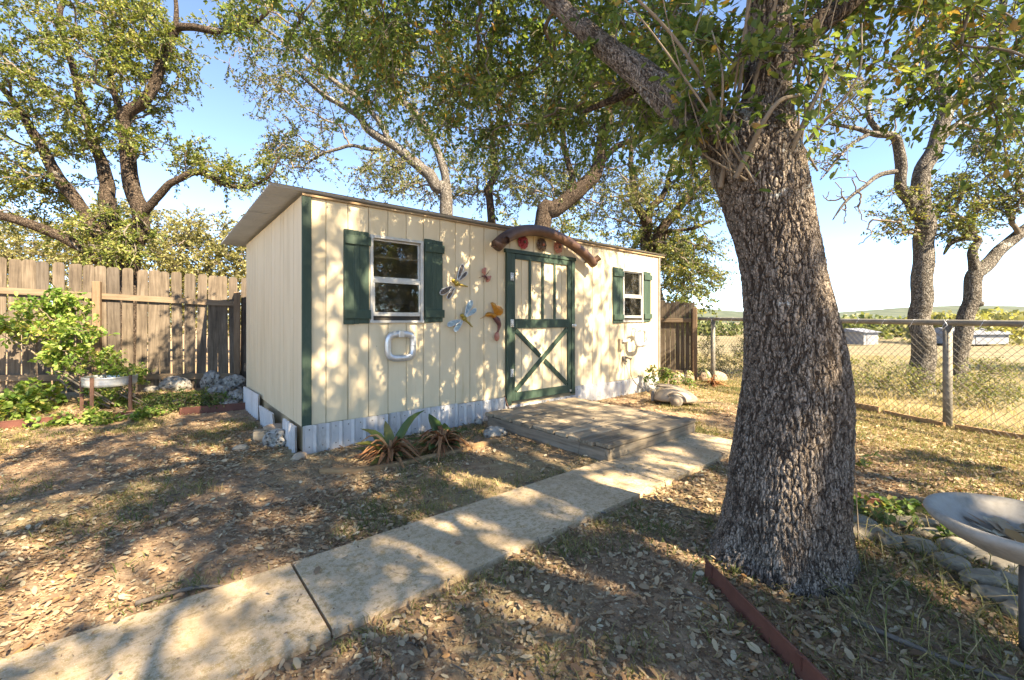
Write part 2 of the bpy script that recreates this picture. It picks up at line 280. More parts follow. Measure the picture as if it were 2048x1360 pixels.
# ground: soil, thin dry grass and, past the chain-link fence, a golden field
t = NT('ground_soil'); v = t.coords(kind='Object')
a = t.noise(v, 0.9, 6, 0.65); b = t.noise(v, 14, 5, 0.7); g = t.noise(v, 95, 3, 0.6)
soil = t.ramp(b, [(0.3, (0.16, 0.102, 0.065)), (0.5, (0.28, 0.19, 0.12)), (0.72, (0.40, 0.29, 0.19))])
thatch = t.ramp(g, [(0.35, (0.20, 0.17, 0.08)), (0.65, (0.37, 0.31, 0.165))])
at = t.n('ShaderNodeAttribute', attribute_name='grassy'); af = t.n('ShaderNodeAttribute', attribute_name='field')
c = t.mix(t.math('MULTIPLY', at.outputs['Fac'], t.ramp(b, [(0.35, (0.25, 0.25, 0.25)), (0.65, (1, 1, 1))])), soil, thatch)
fl = t.ramp(t.math('ADD', t.math('MULTIPLY', t.noise(v, 0.25, 5, 0.6), 0.6), t.math('MULTIPLY', b, 0.4)), [(0.35, (0.14, 0.115, 0.065)), (0.5, (0.205, 0.17, 0.10)), (0.65, (0.25, 0.215, 0.14))])
c = t.mix(af.outputs['Fac'], c, fl)
M['ground'] = t.done(t.bsdf(c, 0.95, 0, t.bump(t.math('ADD', b, t.math('MULTIPLY', g, 0.5)), 0.7, 0.02), 0.1))

# ------------------------------------------------------------ mesh helpers
def link(name, me, mat=None, parent=None, loc=None, rz=None):
    if mat is not None and not me.materials: me.materials.append(M[mat] if isinstance(mat, str) else mat)
    o = bpy.data.objects.new(name, me); COL.objects.link(o)
    if parent is not None: o.parent = parent
    if loc is not None: o.location = loc
    if rz is not None: o.rotation_euler = (0, 0, rz)
    return o

def empty(name, loc=(0, 0, 0), rz=0.0):
    o = bpy.data.objects.new(name, None); COL.objects.link(o); o.location = loc; o.rotation_euler = (0, 0, rz); o.empty_display_size = 0.1
    return o

def tag(o, label=None, cat=None, group=None, kind=None):
    for k, v in (('label', label), ('category', cat), ('group', group), ('kind', kind)):
        if v: o[k] = v
    return o

def big_mesh(name, verts, faces, tint=None, smooth=False, attrs=None):
    """verts Nx3, faces FxK (K constant); tint per face"""
    me = bpy.data.meshes.new(name); verts = np.ascontiguousarray(verts, np.float32); faces = np.ascontiguousarray(faces, np.int32)
    k = faces.shape[1]
    me.vertices.add(len(verts)); me.vertices.foreach_set('co', verts.ravel())
    me.loops.add(faces.size); me.loops.foreach_set('vertex_index', faces.ravel())
    me.polygons.add(len(faces)); me.polygons.foreach_set('loop_start', np.arange(0, faces.size, k, dtype=np.int32))
    if smooth: me.polygons.foreach_set('use_smooth', np.ones(len(faces), bool))
    me.update(calc_edges=True)
    if tint is not None:
        at = me.attributes.new('tint', 'FLOAT', 'FACE'); at.data.foreach_set('value', np.ascontiguousarray(tint, np.float32))
    for nm, vals in (attrs or {}).items():
        at = me.attributes.new(nm, 'FLOAT', 'POINT'); at.data.foreach_set('value', np.ascontiguousarray(vals, np.float32))
    return me

class MB:
    """collects simple shapes into one mesh"""
    def __init__(s): s.v = []; s.f = []; s.sm = []
    def add(s, vs, fs, smooth=False):
        b = len(s.v); s.v += [tuple(map(float, p)) for p in vs]; s.f += [tuple(b + i for i in f) for f in fs]; s.sm += [smooth] * len(fs); return s
    def box(s, a, b, bev=0.0):
        (x0, y0, z0), (x1, y1, z1) = a, b
        if bev <= 0:
            vs = [(x0, y0, z0), (x1, y0, z0), (x1, y1, z0), (x0, y1, z0), (x0, y0, z1), (x1, y0, z1), (x1, y1, z1), (x0, y1, z1)]
            return s.add(vs, [(0, 3, 2, 1), (4, 5, 6, 7), (0, 1, 5, 4), (1, 2, 6, 5), (2, 3, 7, 6), (3, 0, 4, 7)])
        bm = bmesh.new(); bmesh.ops.create_cube(bm, size=1)
        for q in bm.verts: q.co = Vector(((x0 + x1) / 2 + q.co.x * (x1 - x0), (y0 + y1) / 2 + q.co.y * (y1 - y0), (z0 + z1) / 2 + q.co.z * (z1 - z0)))
        bmesh.ops.bevel(bm, geom=bm.edges[:], offset=bev, segments=1, affect='EDGES')
        bm.verts.index_update(); s.add([q.co for q in bm.verts], [[q.index for q in f.verts] for f in bm.faces]); bm.free(); return s
    def hexa(s, vs8): return s.add(vs8, [(0, 3, 2, 1), (4, 5, 6, 7), (0, 1, 5, 4), (1, 2, 6, 5), (2, 3, 7, 6), (3, 0, 4, 7)])
    def tube(s, pts, rad, n=8, cap=True, flat=None, up=None):
        pts = np.asarray(pts, float); m = len(pts); rad = np.full(m, rad) if np.isscalar(rad) else np.asarray(rad, float)
        tg = np.gradient(pts, axis=0); tg /= np.linalg.norm(tg, axis=1)[:, None] + 1e-9
        u = np.array(up if up is not None else ([0, 0, 1] if abs(tg[0][2]) < 0.9 else [1, 0, 0]), float); vs = []
        for i in range(m):
            u = u - tg[i] * (u @ tg[i]); u /= np.linalg.norm(u) + 1e-9; w = np.cross(tg[i], u)
            for k in range(n):
                a = 2 * math.pi * k / n
                vs.append(pts[i] + rad[i] * (math.cos(a) * u * (flat or 1) + math.sin(a) * w))
        fs = [(i * n + k, i * n + (k + 1) % n, (i + 1) * n + (k + 1) % n, (i + 1) * n + k) for i in range(m - 1) for k in range(n)]
        if cap: fs += [tuple(range(n))[::-1], tuple((m - 1) * n + k for k in range(n))]
        return s.add(vs, fs, True)
    def lathe(s, prof, n=32, c=(0, 0, 0)):
        m = len(prof); vs = [(c[0] + r * math.cos(2 * math.pi * k / n), c[1] + r * math.sin(2 * math.pi * k / n), c[2] + z) for r, z in prof for k in range(n)]
        return s.add(vs, [(i * n + k, i * n + (k + 1) % n, (i + 1) * n + (k + 1) % n, (i + 1) * n + k) for i in range(m - 1) for k in range(n)], True)
    def ball(s, c, r, n=10, m=7, rot=None):
        r = (r, r, r) if np.isscalar(r) else r; vs = []
        for i in range(m + 1):
            th = math.pi * i / m
            for k in range(n):
                p = np.array([r[0] * math.sin(th) * math.cos(2 * math.pi * k / n), r[1] * math.sin(th) * math.sin(2 * math.pi * k / n), r[2] * math.cos(th)])
                if rot is not None: p = rot @ p
                vs.append(p + np.asarray(c, float))
        return s.add(vs, [(i * n + k, (i + 1) * n + k, (i + 1) * n + (k + 1) % n, i * n + (k + 1) % n) for i in range(m) for k in range(n)], True)
    def mesh(s, name):
        me = bpy.data.meshes.new(name); me.from_pydata(s.v, [], s.f); me.polygons.foreach_set('use_smooth', s.sm); me.update(); return me
    def build(s, name, mat, parent=None, loc=None, rz=None): return link(name, s.mesh(name), mat, parent, loc, rz)

def spline(pts, n=6):
    """Catmull-Rom through pts (any columns)"""
    p = np.asarray(pts, float); q = np.vstack([2 * p[0] - p[1], p, 2 * p[-1] - p[-2]]); out = []
    for i in range(1, len(q) - 2):
        for k in range(n):
            t = k / n; a, b, c, d = q[i - 1], q[i], q[i + 1], q[i + 2]
            out.append(0.5 * ((2 * b) + (c - a) * t + (2 * a - 5 * b + 4 * c - d) * t * t + (3 * b - a - 3 * c + d) * t ** 3))
    out.append(p[-1]); return np.array(out)

# ------------------------------------------------------------ ground
FENCE_A, FENCE_B = np.array([-6.9, 5.83]), np.array([-4.46, 7.18])       # left picket fence line
SH = np.array([-1.941, 3.987]); SA = R(40.1); SD = np.array([math.cos(SA), math.sin(SA)]); SN = np.array([-SD[1], SD[0]])
def to_shed(x, y):
    dx = np.asarray(x, float) - SH[0]; dy = np.asarray(y, float) - SH[1]
    return dx * SD[0] + dy * SD[1], dx * SN[0] + dy * SN[1]
def from_shed(u, v): return SH[0] + u * SD[0] + v * SN[0], SH[1] + u * SD[1] + v * SN[1]
EDG_A = np.array([-5.72, 4.83]); EDG_D = np.array([-3.58, 6.15]) - EDG_A; EDG_D = EDG_D / np.linalg.norm(EDG_D)
def behind_edging(x, y): return -EDG_D[1] * (np.asarray(x) - EDG_A[0]) + EDG_D[0] * (np.asarray(y) - EDG_A[1])
def link_side(x, y):   # > 0 beyond the chain-link fence
    return (np.asarray(x) - 5.2) + 0.23 * (np.asarray(y) - 4.99)
def gz(x, y):
    x = np.atleast_1d(np.asarray(x, float)); y = np.atleast_1d(np.asarray(y, float))
    u, v = to_shed(x, y)
    be = behind_edging(x, y) * 1.0
    z = (0.07 * sstep(0.0, 0.12, be) + 0.10 * sstep(0.2, 1.3, be)) * sstep(0.15, -0.02, u)
    z = z + 0.055 * np.exp(-(((x - 1.95) / 0.8) ** 2 + ((y - 2.1) / 0.75) ** 2))
    far = np.clip(y - 10, 0, 52) * 0.034 + np.clip(np.abs(x) - 12, 0, 40) * 0.012
    z = z - far * sstep(9, 20, np.hypot(x, y))
    near = sstep(16, 8, np.hypot(x, y - 4))
    z = z + near * (0.035 * (n2(x, y, 2.3, 3) - 0.47) + 0.016 * (n2(x, y, 11, 5) - 0.47))
    onpath = sstep(0.12, 0.0, np.maximum(np.abs(v + 2.235) - 0.32, u - 3.5))
    return z * (1 - onpath) + onpath * -0.02
def lines(a, b, st, far, g):
    mid = list(np.arange(a, b + 1e-6, st)); lo = []; d = st
    x = a
    while x > -far: d *= g; x -= d; lo.append(x)
    hi = []; x = b; d = st
    while x < far: d *= g; x += d; hi.append(x)
    return np.array(lo[::-1] + mid + hi)
gx, gy = lines(-7.5, 7.5, 0.09, 4500, 1.22), lines(0.2, 10.0, 0.09, 4500, 1.22)
X, Y = np.meshgrid(gx, gy); xs, ys = X.ravel(), Y.ravel(); zs = gz(xs, ys)
nx, ny = len(gx), len(gy)
ii = (np.arange(ny - 1)[:, None] * nx + np.arange(nx - 1)[None, :]).ravel()
field = sstep(0.2, 2.6, link_side(xs, ys)) * sstep(5.0, 8.5, ys + np.clip(xs - 6, 0, 9)); field = np.maximum(field, sstep(11, 16, np.hypot(xs, ys)) * (xs > -2))
grassy = np.clip(sstep(0.40, 0.56, n2(xs, ys, 0.9, 21)) * 0.85 + sstep(3.0, 5.0, xs) * 0.5, 0, 1)
me = big_mesh('ground', np.stack([xs, ys, zs], 1), np.stack([ii, ii + 1, ii + nx + 1, ii + nx], 1), smooth=True, attrs={'field': field, 'grassy': grassy})
tag(link('ground', me, 'ground'), 'leaf-strewn bare soil yard running into a dry golden field', 'ground', kind='structure')
def G(x, y): return float(gz(x, y)[0])

# concrete path: three slabs with open joints
path = tag(empty('path', (SH[0], SH[1], 0), SA), 'narrow concrete garden path leading to the wooden step', 'path', kind='structure')
for a, b in ((-3.6, -0.537), (-0.525, 1.893), (1.905, 3.50)):
    bm = bmesh.new(); bmesh.ops.create_grid(bm, x_segments=26, y_segments=9, size=0.5)
    for q in bm.verts:
        e = q.co.copy(); q.co = Vector((a + (e.x + 0.5) * (b - a), -2.235 + e.y * 0.63, 0.012))
        if abs(e.y) > 0.49: q.co.y += 0.018 * (float(n2(q.co.x, e.y, 5.0, 8)[0]) - 0.45)
        q.co.z += 0.006 * (float(n2(q.co.x, q.co.y, 3.0, 9)[0]) - 0.45)
    r = bmesh.ops.extrude_face_region(bm, geom=bm.faces[:]); bmesh.ops.translate(bm, vec=(0, 0, -0.10), verts=[q for q in r['geom'] if isinstance(q, bmesh.types.BMVert)])
    bmesh.ops.recalc_face_normals(bm, faces=bm.faces)
    me = bpy.data.meshes.new('slab'); bm.to_mesh(me); bm.free(); link('slab', me, 'concrete', path)

# ------------------------------------------------------------ shed
shed = tag(empty('garden_shed', (SH[0], SH[1], 0), SA), 'cream garden shed with green trim, shutters and a braced green door', 'shed')
L, D, ZB, ZT = 6.04, 2.92, 0.255, 2.385
W1, W2, DR = (0.645, 1.245, 1.215, 2.11), (4.925, 5.505, 1.215, 2.09), (2.425, 3.714, 0.16, 2.15)
def cut(rect, holes):
    """rectangle minus axis-aligned holes -> rectangles"""
    out = [rect]
    for h in holes:
        nxt = []
        for (a, b, c, d) in out:
            if h[1] <= a or h[0] >= b or h[3] <= c or h[2] >= d: nxt.append((a, b, c, d)); continue
            if h[0] > a: nxt.append((a, h[0], c, d))
            if h[1] < b: nxt.append((h[1], b, c, d))
            lo, hi = max(a, h[0]), min(b, h[1])
            if h[2] > c: nxt.append((lo, hi, c, h[2]))
            if h[3] < d: nxt.append((lo, hi, h[3], d))
        out = nxt
    return [q for q in out if q[1] - q[0] > 0.004 and q[3] - q[2] > 0.004]
ztop = lambda v: 2.385 - 0.02 * v
fw = MB()
for a, b, c, d in cut((0.013, L - 0.013, 0.02, ZT), [W1, W2]): fw.box((a, 0.013, c), (b, 0.06, d))
fw = fw.build('front_wall', 'groove', shed)
NB = 29; bw = (L - 0.02) / NB
for i in range(NB):
    a, b = 0.01 + i * bw + 0.0035, 0.01 + (i + 1) * bw - 0.0035
    for r in cut((a, b, ZB + 0.003 * math.sin(i * 2.3), ZT), [W1, W2, DR]): MB().box((r[0], 0.0015 * math.sin(i * 1.7), r[2]), (r[1], 0.014, r[3]), 0.0022).build('siding_board', 'cream', fw)
def side_wall(name, u0, u1, uo, sgn):
    m = MB(); m.hexa([(u0, 0.06, 0.02), (u1, 0.06, 0.02), (u1, D, 0.02), (u0, D, 0.02), (u0, 0.06, ztop(0)), (u1, 0.06, ztop(0)), (u1, D, ztop(D)), (u0, D, ztop(D))])
    w = m.build(name, 'groove', shed); n = 21; sw = D / n
    for i in range(n):
        a, b = i * sw + 0.002, (i + 1) * sw - 0.002; k = 0.001 * math.sin(i * 1.9)
        lo = ZB + 0.02 * sstep(0.5, 2.9, a)
        p, q = uo + sgn * k, uo + sgn * 0.0125
        p, q = min(p, q), max(p, q)
        MB().hexa([(p, a, lo), (q, a, lo), (q, b, lo), (p, b, lo), (p, a, ztop(a)), (q, a, ztop(a)), (q, b, ztop(b)), (p, b, ztop(b))]).build('siding_board', 'cream', w)
side_wall('side_wall', 0.013, 0.06, 0.0, 1)
side_wall('end_wall', L - 0.06, L - 0.013, L, -1)
MB().box((0.06, D - 0.05, 0.02), (L - 0.06, D - 0.003, 2.32)).build('back_wall', 'cream', shed)
MB().box((0.065, 0.065, 0.16), (L - 0.065, D - 0.055, 0.2)).build('floor_panel', 'dark', shed)
MB().box((0.9, 2.2, 0.2), (2.2, 2.7, 1.5)).box((1.0, 1.4, 0.2), (1.5, 1.9, 1.45)).box((4.6, 2.0, 0.2), (5.6, 2.6, 1.6)).build('stored_boxes', 'tan_trim', shed)
# corner trims and fascia
MB().box((0.0, -0.022, 0.25), (0.083, -0.003, ZT), 0.003).build('corner_trim', 'green', shed)
MB().box((L - 0.035, -0.02, ZB), (L + 0.012, -0.003, ZT), 0.003).build('corner_trim', 'galv', shed)
MB().box((0.0, -0.03, ZT - 0.002), (L + 0.14, -0.012, ZT + 0.018), 0.003).build('fascia', 'tan_trim', shed)
# roof: three corrugated sheets, ribs running along the shed
for k in range(3):
    v0, v1 = -0.05 + k * 1.1 - 0.015, -0.05 + (k + 1) * 1.1; nv = 130; us = (-0.27, 1.4, 3.0, 4.6, L + 0.16)
    vv = np.linspace(v0, v1, nv); zz = 2.425 - 0.02 * vv + 0.009 * np.sin(2 * np.pi * vv / 0.076) + 0.004 * (1 - k)
    vs = [(u, a, z + o) for o in (0, 0.003) for u in us for a, z in zip(vv, zz)]; n = len(us); fs = []
    for s_ in range(2):
        for i in range(n - 1):
            for j in range(nv - 1):
                q = (s_ * n * nv + i * nv + j, s_ * n * nv + (i + 1) * nv + j, s_ * n * nv + (i + 1) * nv + j + 1, s_ * n * nv + i * nv + j + 1)
                fs.append(q if s_ else q[::-1])
    for i, flip in ((0, 0), (n - 1, 1)):
        for j in range(nv - 1):
            q = (i * nv + j, i * nv + j + 1, n * nv + i * nv + j + 1, n * nv + i * nv + j); fs.append(q if flip else q[::-1])
    MB().add(vs, fs).build('roof_sheet', 'roof', shed)
MB().box((0.05, 0.05, ZT + 0.002), (L + 0.1, 0.09, ZT + 0.026)).build('roof_batten', 'tan_trim', shed)
# corrugated skirting
def skirt(name, n, pitch, amp, z0, z1, parent, mat, loc, rz, tilt=0.0, bottom=None):
    xs_ = np.linspace(0, n * pitch, n * 10 + 1); ph = (xs_ / pitch) % 1.0
    prof = amp * np.clip(np.abs(ph - 0.5) * 7 - 2.2, 0, 1)
    vs = []; m = len(xs_)
    for o in (0.0, 0.0015):
        for z in (z0, z1):
            for x, p in zip(xs_, prof): vs.append((x, -p + o, z - (0.03 * x * tilt)))
    fs = []
    for j in range(m - 1): fs += [(j, j + 1, m + j + 1, m + j), (2 * m + j + 1, 2 * m + j, 3 * m + j, 3 * m + j + 1), (m + j, m + j + 1, 3 * m + j + 1, 3 * m + j)]
    return MB().add(vs, fs).build(name, mat, parent, loc, rz)
skf = [(0.0, 7), (0.84, 7), (1.68, 6), (2.40, 11), (3.72, 6), (4.44, 7), (5.28, 6)]
for k, (a, n) in enumerate(skf):
    s = skirt('skirting_sheet', n, 0.12 if k else 0.118, 0.014, -0.06, 0.142 if k == 3 else 0.262 + 0.006 * math.sin(k * 2.1), shed, 'skirt', (a - 0.004 * (k % 2), -0.026 - 0.003 * (k % 2), 0), 0)
    b = MB()
    for j in range(n):
        for z in (0.06, 0.22 if k != 3 else 0.12): b.ball(((j + 0.5) * 0.12, -0.003, z), 0.006, 6, 4)
    b.build('screw', 'wire', s)
for v0, n, z1, tl in ((0.02, 4, 0.25, 0), (0.78, 6, 0.235, -1.0), (1.75, 9, 0.30, -0.5)):
    s = skirt('skirting_sheet', n, 0.12, 0.02, -0.08, z1, shed, 'skirt', (-0.03 - 0.02 * (n == 6), v0 + n * 0.12, 0), -R(90), tl)
    s.rotation_euler = (R(4) if n == 6 else 0, 0, -R(90))
# door
door = empty('door'); door.parent = shed
F0, F1 = -0.034, -0.004
MB().box((2.42, F0 - 0.008, 0.145), (2.498, F1, 2.105), 0.003).build('jamb', 'green', door)
MB().box((3.645, F0 - 0.008, 0.17), (3.714, F1, 2.105), 0.003).build('jamb', 'green', door)
MB().box((2.395, F0 - 0.012, 2.107), (3.735, F1, 2.155), 0.003).build('header', 'green', door)
dx0, dx1 = 2.502, 3.641
nb = 6
for i in range(nb):
    a, b = dx0 + (dx1 - dx0) * i / nb + 0.003, dx0 + (dx1 - dx0) * (i + 1) / nb - 0.003
    MB().box((a, -0.012, 0.20), (b, 0.012, 2.10), 0.002).build('door_board', 'cream', door)
def bar(nm, a, b, c, d, f=F0): return MB().box((a, f, c), (b, -0.0125, d), 0.0025).build(nm, 'green', door)
bar('stile', dx0, dx0 + 0.062, 0.19, 2.103); bar('stile', dx1 - 0.075, dx1, 0.19, 2.103)
bar('top_rail', dx0 + 0.063, dx1 - 0.076, 2.035, 2.103); bar('middle_rail', dx0 + 0.063, dx1 - 0.076, 1.135, 1.255); bar('bottom_rail', dx0 + 0.063, dx1 - 0.076, 0.19, 0.30)
for f in (0.27, 0.505, 0.74):
    x = dx0 + 0.06 + f * (dx1 - dx0 - 0.135); bar('upright', x - 0.02, x + 0.02, 1.256, 2.034, F0 + 0.004)
def brace(x0, z0, x1, z1, f0):
    p, q = np.array([x0, z0]), np.array([x1, z1]); dd = (q - p) / np.linalg.norm(q - p); nn = np.array([-dd[1], dd[0]]) * 0.03
    c = [p - nn, q - nn, q + nn, p + nn]
    MB().hexa([(c[0][0], f0, c[0][1]), (c[1][0], f0, c[1][1]), (c[1][0], -0.0125, c[1][1]), (c[0][0], -0.0125, c[0][1]), (c[3][0], f0, c[3][1]), (c[2][0], f0, c[2][1]), (c[2][0], -0.0125, c[2][1]), (c[3][0], -0.0125, c[3][1])]).build('brace', 'green', door)
bx0, bx1 = dx0 + 0.075, dx1 - 0.088
brace(bx0, 0.325, bx1, 1.11, F0 + 0.002)
cxm, czm = (bx0 + bx1) / 2, 0.7175
k = np.array([bx1 - bx0, 0.785]); k = k / np.linalg.norm(k) * 0.055; k2 = np.array([k[0], -k[1]])
brace(bx0, 1.11, cxm - k2[0], czm - k2[1], F0 + 0.002); brace(cxm + k2[0], czm + k2[1], bx1, 0.325, F0 + 0.002)
for z in (1.80, 1.20, 0.56):
    m = MB().box((2.478, F0 - 0.014, z - 0.05), (2.53, F0 - 0.009, z + 0.05), 0.002)
    m.tube([(2.502, F0 - 0.016, z - 0.05), (2.502, F0 - 0.016, z + 0.05)], 0.007, 8); h_ = m.build('hinge', 'chrome', door)
    m = MB()
    for q in (-0.03, 0.0, 0.03):
        for x in (2.488, 2.52): m.ball((x, F0 - 0.015, z + q), 0.004, 6, 4)
    m.build('screw', 'wire', h_)
kn = MB().lathe([(0.0, 0.055), (0.022, 0.05), (0.028, 0.036), (0.02, 0.022), (0.012, 0.014), (0.012, 0.0), (0.024, -0.002)], 16).build('knob', 'chrome', door, (3.665, F0 - 0.012, 1.16)); kn.rotation_euler = (R(90), 0, 0)
MB().box((3.60, F0 - 0.012, 0.205), (3.63, F0 - 0.002, 0.235)).build('latch', 'chrome', door)
# windows and shutters
def window(W):
    a, b, c, d = W; w = empty('window'); w.parent = shed; f0, f1 = -0.022, 0.05
    t_ = 0.03
    MB().box((a, f0, c), (a + t_, f1, d), 0.002).box((b - t_, f0, c), (b, f1, d), 0.002).box((a + t_ + 0.001, f0 + 0.002, d - t_), (b - t_ - 0.001, f1, d), 0.002).build('frame', 'alu', w)
    MB().box((a - 0.005, f0 - 0.006, c - 0.006), (b + 0.005, f1, c + 0.02), 0.002).build('sill', 'alu', w)
    mid = c + (d - c) * 0.49
    lo, hi = a + t_ + 0.002, b - t_ - 0.002
    us_ = MB().box((lo, 0.018, mid), (hi, 0.032, mid + 0.035), 0.002).box((lo, 0.018, d - t_ - 0.02), (hi, 0.032, d - t_ - 0.002), 0.002).box((lo, 0.018, mid + 0.036), (lo + 0.014, 0.032, d - t_ - 0.021), 0.001).box((hi - 0.014, 0.018, mid + 0.036), (hi, 0.032, d - t_ - 0.021), 0.001).build('sash', 'alu', w)
    MB().box((lo + 0.0145, 0.024, mid + 0.0355), (hi - 0.0145, 0.028, d - t_ - 0.0205)).build('pane', 'glass', w)
    ls = MB().box((lo, -0.012, mid - 0.03), (hi, 0.012, mid + 0.014), 0.002).box((lo, -0.012, c + 0.065), (hi, 0.012, c + 0.105), 0.002).box((lo, -0.012, c + 0.106), (lo + 0.018, 0.012, mid - 0.031), 0.001).box((hi - 0.018, -0.012, c + 0.106), (hi, 0.012, mid - 0.031), 0.001).build('sash', 'alu', w)
    MB().box((lo + 0.0185, -0.003, c + 0.1055), (hi - 0.0185, 0.001, mid - 0.0305)).build('pane', 'glass', w)
    MB().box((lo, 0.01, c + 0.021), (hi, 0.012, c + 0.064)).build('gap_shade', 'dark', w)  # dark strip stands in for the shade of the open gap under the sash
window(W1); window(W2)
def shutter(u0, u1, z0, z1):
    s = empty('shutter'); s.parent = shed; w = u1 - u0
    cuts = (0.0, 0.40, 0.60, 1.0)
    for i in range(3):
        MB().box((u0 + w * cuts[i] + 0.003, -0.022, z0 + 0.004 * i), (u0 + w * cuts[i + 1] - 0.003, -0.002, z1 - 0.003 * i), 0.0025).build('slat', 'green', s)
    MB().box((u0 + 0.002, -0.019, z0 + 0.01), (u1 - 0.002, -0.0015, z1 - 0.012)).build('backing', 'green', s)
    for z in (z0 + 0.055, z1 - 0.145): MB().box((u0 + 0.004, -0.042, z), (u1 + 0.012, -0.0225, z + 0.09), 0.003).build('batten', 'green', s)
shutter(0.378, 0.632, 1.195, 2.13); shutter(1.257, 1.49, 1.21, 2.14)
shutter(4.655, 4.912, 1.19, 2.10); shutter(5.518, 5.742, 1.21, 2.09)

# ------------------------------------------------------------ wooden step in front of the door
step = tag(empty('wooden_step', (SH[0], SH[1], 0), SA), 'low weathered plank platform below the green shed door', 'platform')
v = -0.19; i = 0
while v > -1.90:
    wd = 0.146; MB().box((1.955 + 0.014 * math.sin(i * 2.7), v - wd, 0.116 + 0.005 * math.sin(i * 1.3)), (3.515 + 0.014 * math.sin(i * 1.9), v, 0.151 + 0.005 * math.sin(i * 1.3)), 0.004).build('plank', 'deck', step)
    v -= wd + 0.018; i += 1
MB().box((1.968, -1.968, 0.014), (3.507, -1.93, 0.109), 0.004).build('front_board', 'deck', step)
MB().box((1.975, -1.929, -0.05), (2.015, -0.22, 0.109), 0.004).build('side_board', 'deck_side', step)
MB().box((3.46, -1.929, -0.05), (3.50, -0.22, 0.109), 0.004).build('side_board', 'deck_side', step)

# ------------------------------------------------------------ picket fence on the left
def picket_mesh(w, h, seed):
    r = random.Random(seed); m = MB(); c = 0.022 + 0.012 * r.random(); x0, x1 = -w / 2, w / 2
    out = [(x0, 0), (x1, 0), (x1 - 0.003 * r.random(), h - c * 1.3), (x1 - c * 0.55, h - c * 0.35), (x1 - c * 1.2, h), (x0 + c * 1.2, h - 0.006 * r.random()), (x0 + c * 0.55, h - c * 0.4), (x0 + 0.003 * r.random(), h - c * 1.3)]
    n = len(out); vs = [(x, -0.009, z) for x, z in out] + [(x, 0.009, z) for x, z in out]
    m.add(vs, [tuple(range(n)), tuple(range(2 * n - 1, n - 1, -1))] + [((i + 1) % n, i, n + i, n + (i + 1) % n) for i in range(n)])
    return m.mesh('picket')
PK = [picket_mesh(0.14, 1.83, k) for k in range(6)]
for q in PK: q.materials.append(M['fence'])
fd = FENCE_B - FENCE_A; flen = np.linalg.norm(fd); fd = fd / flen; fang = math.atan2(fd[1], fd[0])
fence = tag(empty('picket_fence', (FENCE_A[0], FENCE_A[1], 0), fang), 'weathered brown picket fence running from the plants to the shed', 'fence')
ftop = lambda s: 2.085 - 0.05 * s
s = -3.0; i = 0
while s < flen + 1.3:
    o = link('picket', PK[i % 6], None, fence, (s, 0.0 + 0.004 * math.sin(i * 1.7), ftop(s) - 1.83 + 0.006 * math.sin(i * 2.9)))
    o.rotation_euler = (0, R(0.7) * math.sin(i * 1.3), 0); o.scale.x = 0.94 + 0.06 * math.sin(i * 4.1)
    s += 0.149 + 0.005 * math.sin(i * 2.2); i += 1
for a, b in ((-3.0, 0.94), (1.04, 2.66)):
    for z0 in (1.60, 0.42):
        za, zb = ftop(a) - 2.085 + z0, ftop(b) - 2.085 + z0
        MB().hexa([(a, -0.05, za), (b, -0.05, zb), (b, -0.011, zb), (a, -0.011, za), (a, -0.05, za + 0.085), (b, -0.05, zb + 0.085), (b, -0.011, zb + 0.085), (a, -0.011, za + 0.085)]).build('rail', 'rail', fence)
MB().box((0.945, -0.105, -0.2), (1.035, -0.012, 1.80), 0.006).build('post', 'post', fence)
MB().box((2.66, -0.105, -0.2), (2.75, -0.012, 1.70), 0.006).build('post', 'post', fence)
MB().box((2.80, -0.09, 0.40), (3.10, -0.045, 0.53), 0.005).build('rail', 'rail', fence)

# ------------------------------------------------------------ gate panel on the right of the shed
ga, gb = np.array([3.14, 9.42]), np.array([3.83, 9.05]); gd = gb - ga; gl_ = np.linalg.norm(gd)
gate = tag(empty('gate_panel', (ga[0], ga[1], -0.06), math.atan2(gd[1], gd[0])), 'narrow brown picket gate panel between shed and wire fence', 'gate')
n = 8; wd = gl_ / n
for i in range(n):
    m = MB().box((i * wd + 0.003, -0.009, 0.05), ((i + 1) * wd - 0.003, 0.009, 1.72 - 0.008 * i + 0.015 * math.sin(i * 2.1)), 0.003); m.build('picket', 'fence', gate)
for z in (1.26, 0.16): MB().box((0.0, -0.05, z), (gl_ - 0.06, -0.0105, z + 0.085), 0.004).build('rail', 'rail', gate)
MB().box((gl_ - 0.04, -0.105, -0.1), (gl_ + 0.045, -0.0105, 1.57), 0.005).build('post', 'post', gate)

# ------------------------------------------------------------ chain-link fence
c0, c1 = np.array([3.98, 9.05]), np.array([6.0, 1.5]); cd = c1 - c0; cl = np.linalg.norm(cd); cd = cd / cl
clf = tag(empty('chain_link_fence', (c0[0], c0[1], 0), math.atan2(cd[1], cd[0])), 'grey pipe and wire chain-link fence before the dry field', 'fence')
czt = lambda s: 1.275 - 0.0155 * s
MB().tube([(s, 0, czt(s)) for s in np.linspace(-0.1, cl, 14)], 0.034, 12).build('top_rail', 'galv', clf)
for s in (0.32, 4.17, 7.7):
    p = MB().tube([(s, 0, -0.15), (s, 0, czt(s) - 0.02)], 0.042, 14).build('post', 'galv', clf)
    MB().tube([(s - 0.02, -0.056, czt(s) - 0.09), (s + 0.03, -0.057, czt(s) - 0.03), (s - 0.02, -0.03, czt(s) + 0.035)], 0.004, 6).build('tie', 'silver', p)
wm = MB(); st = 0.075
z0, z1 = 0.03, 1.24
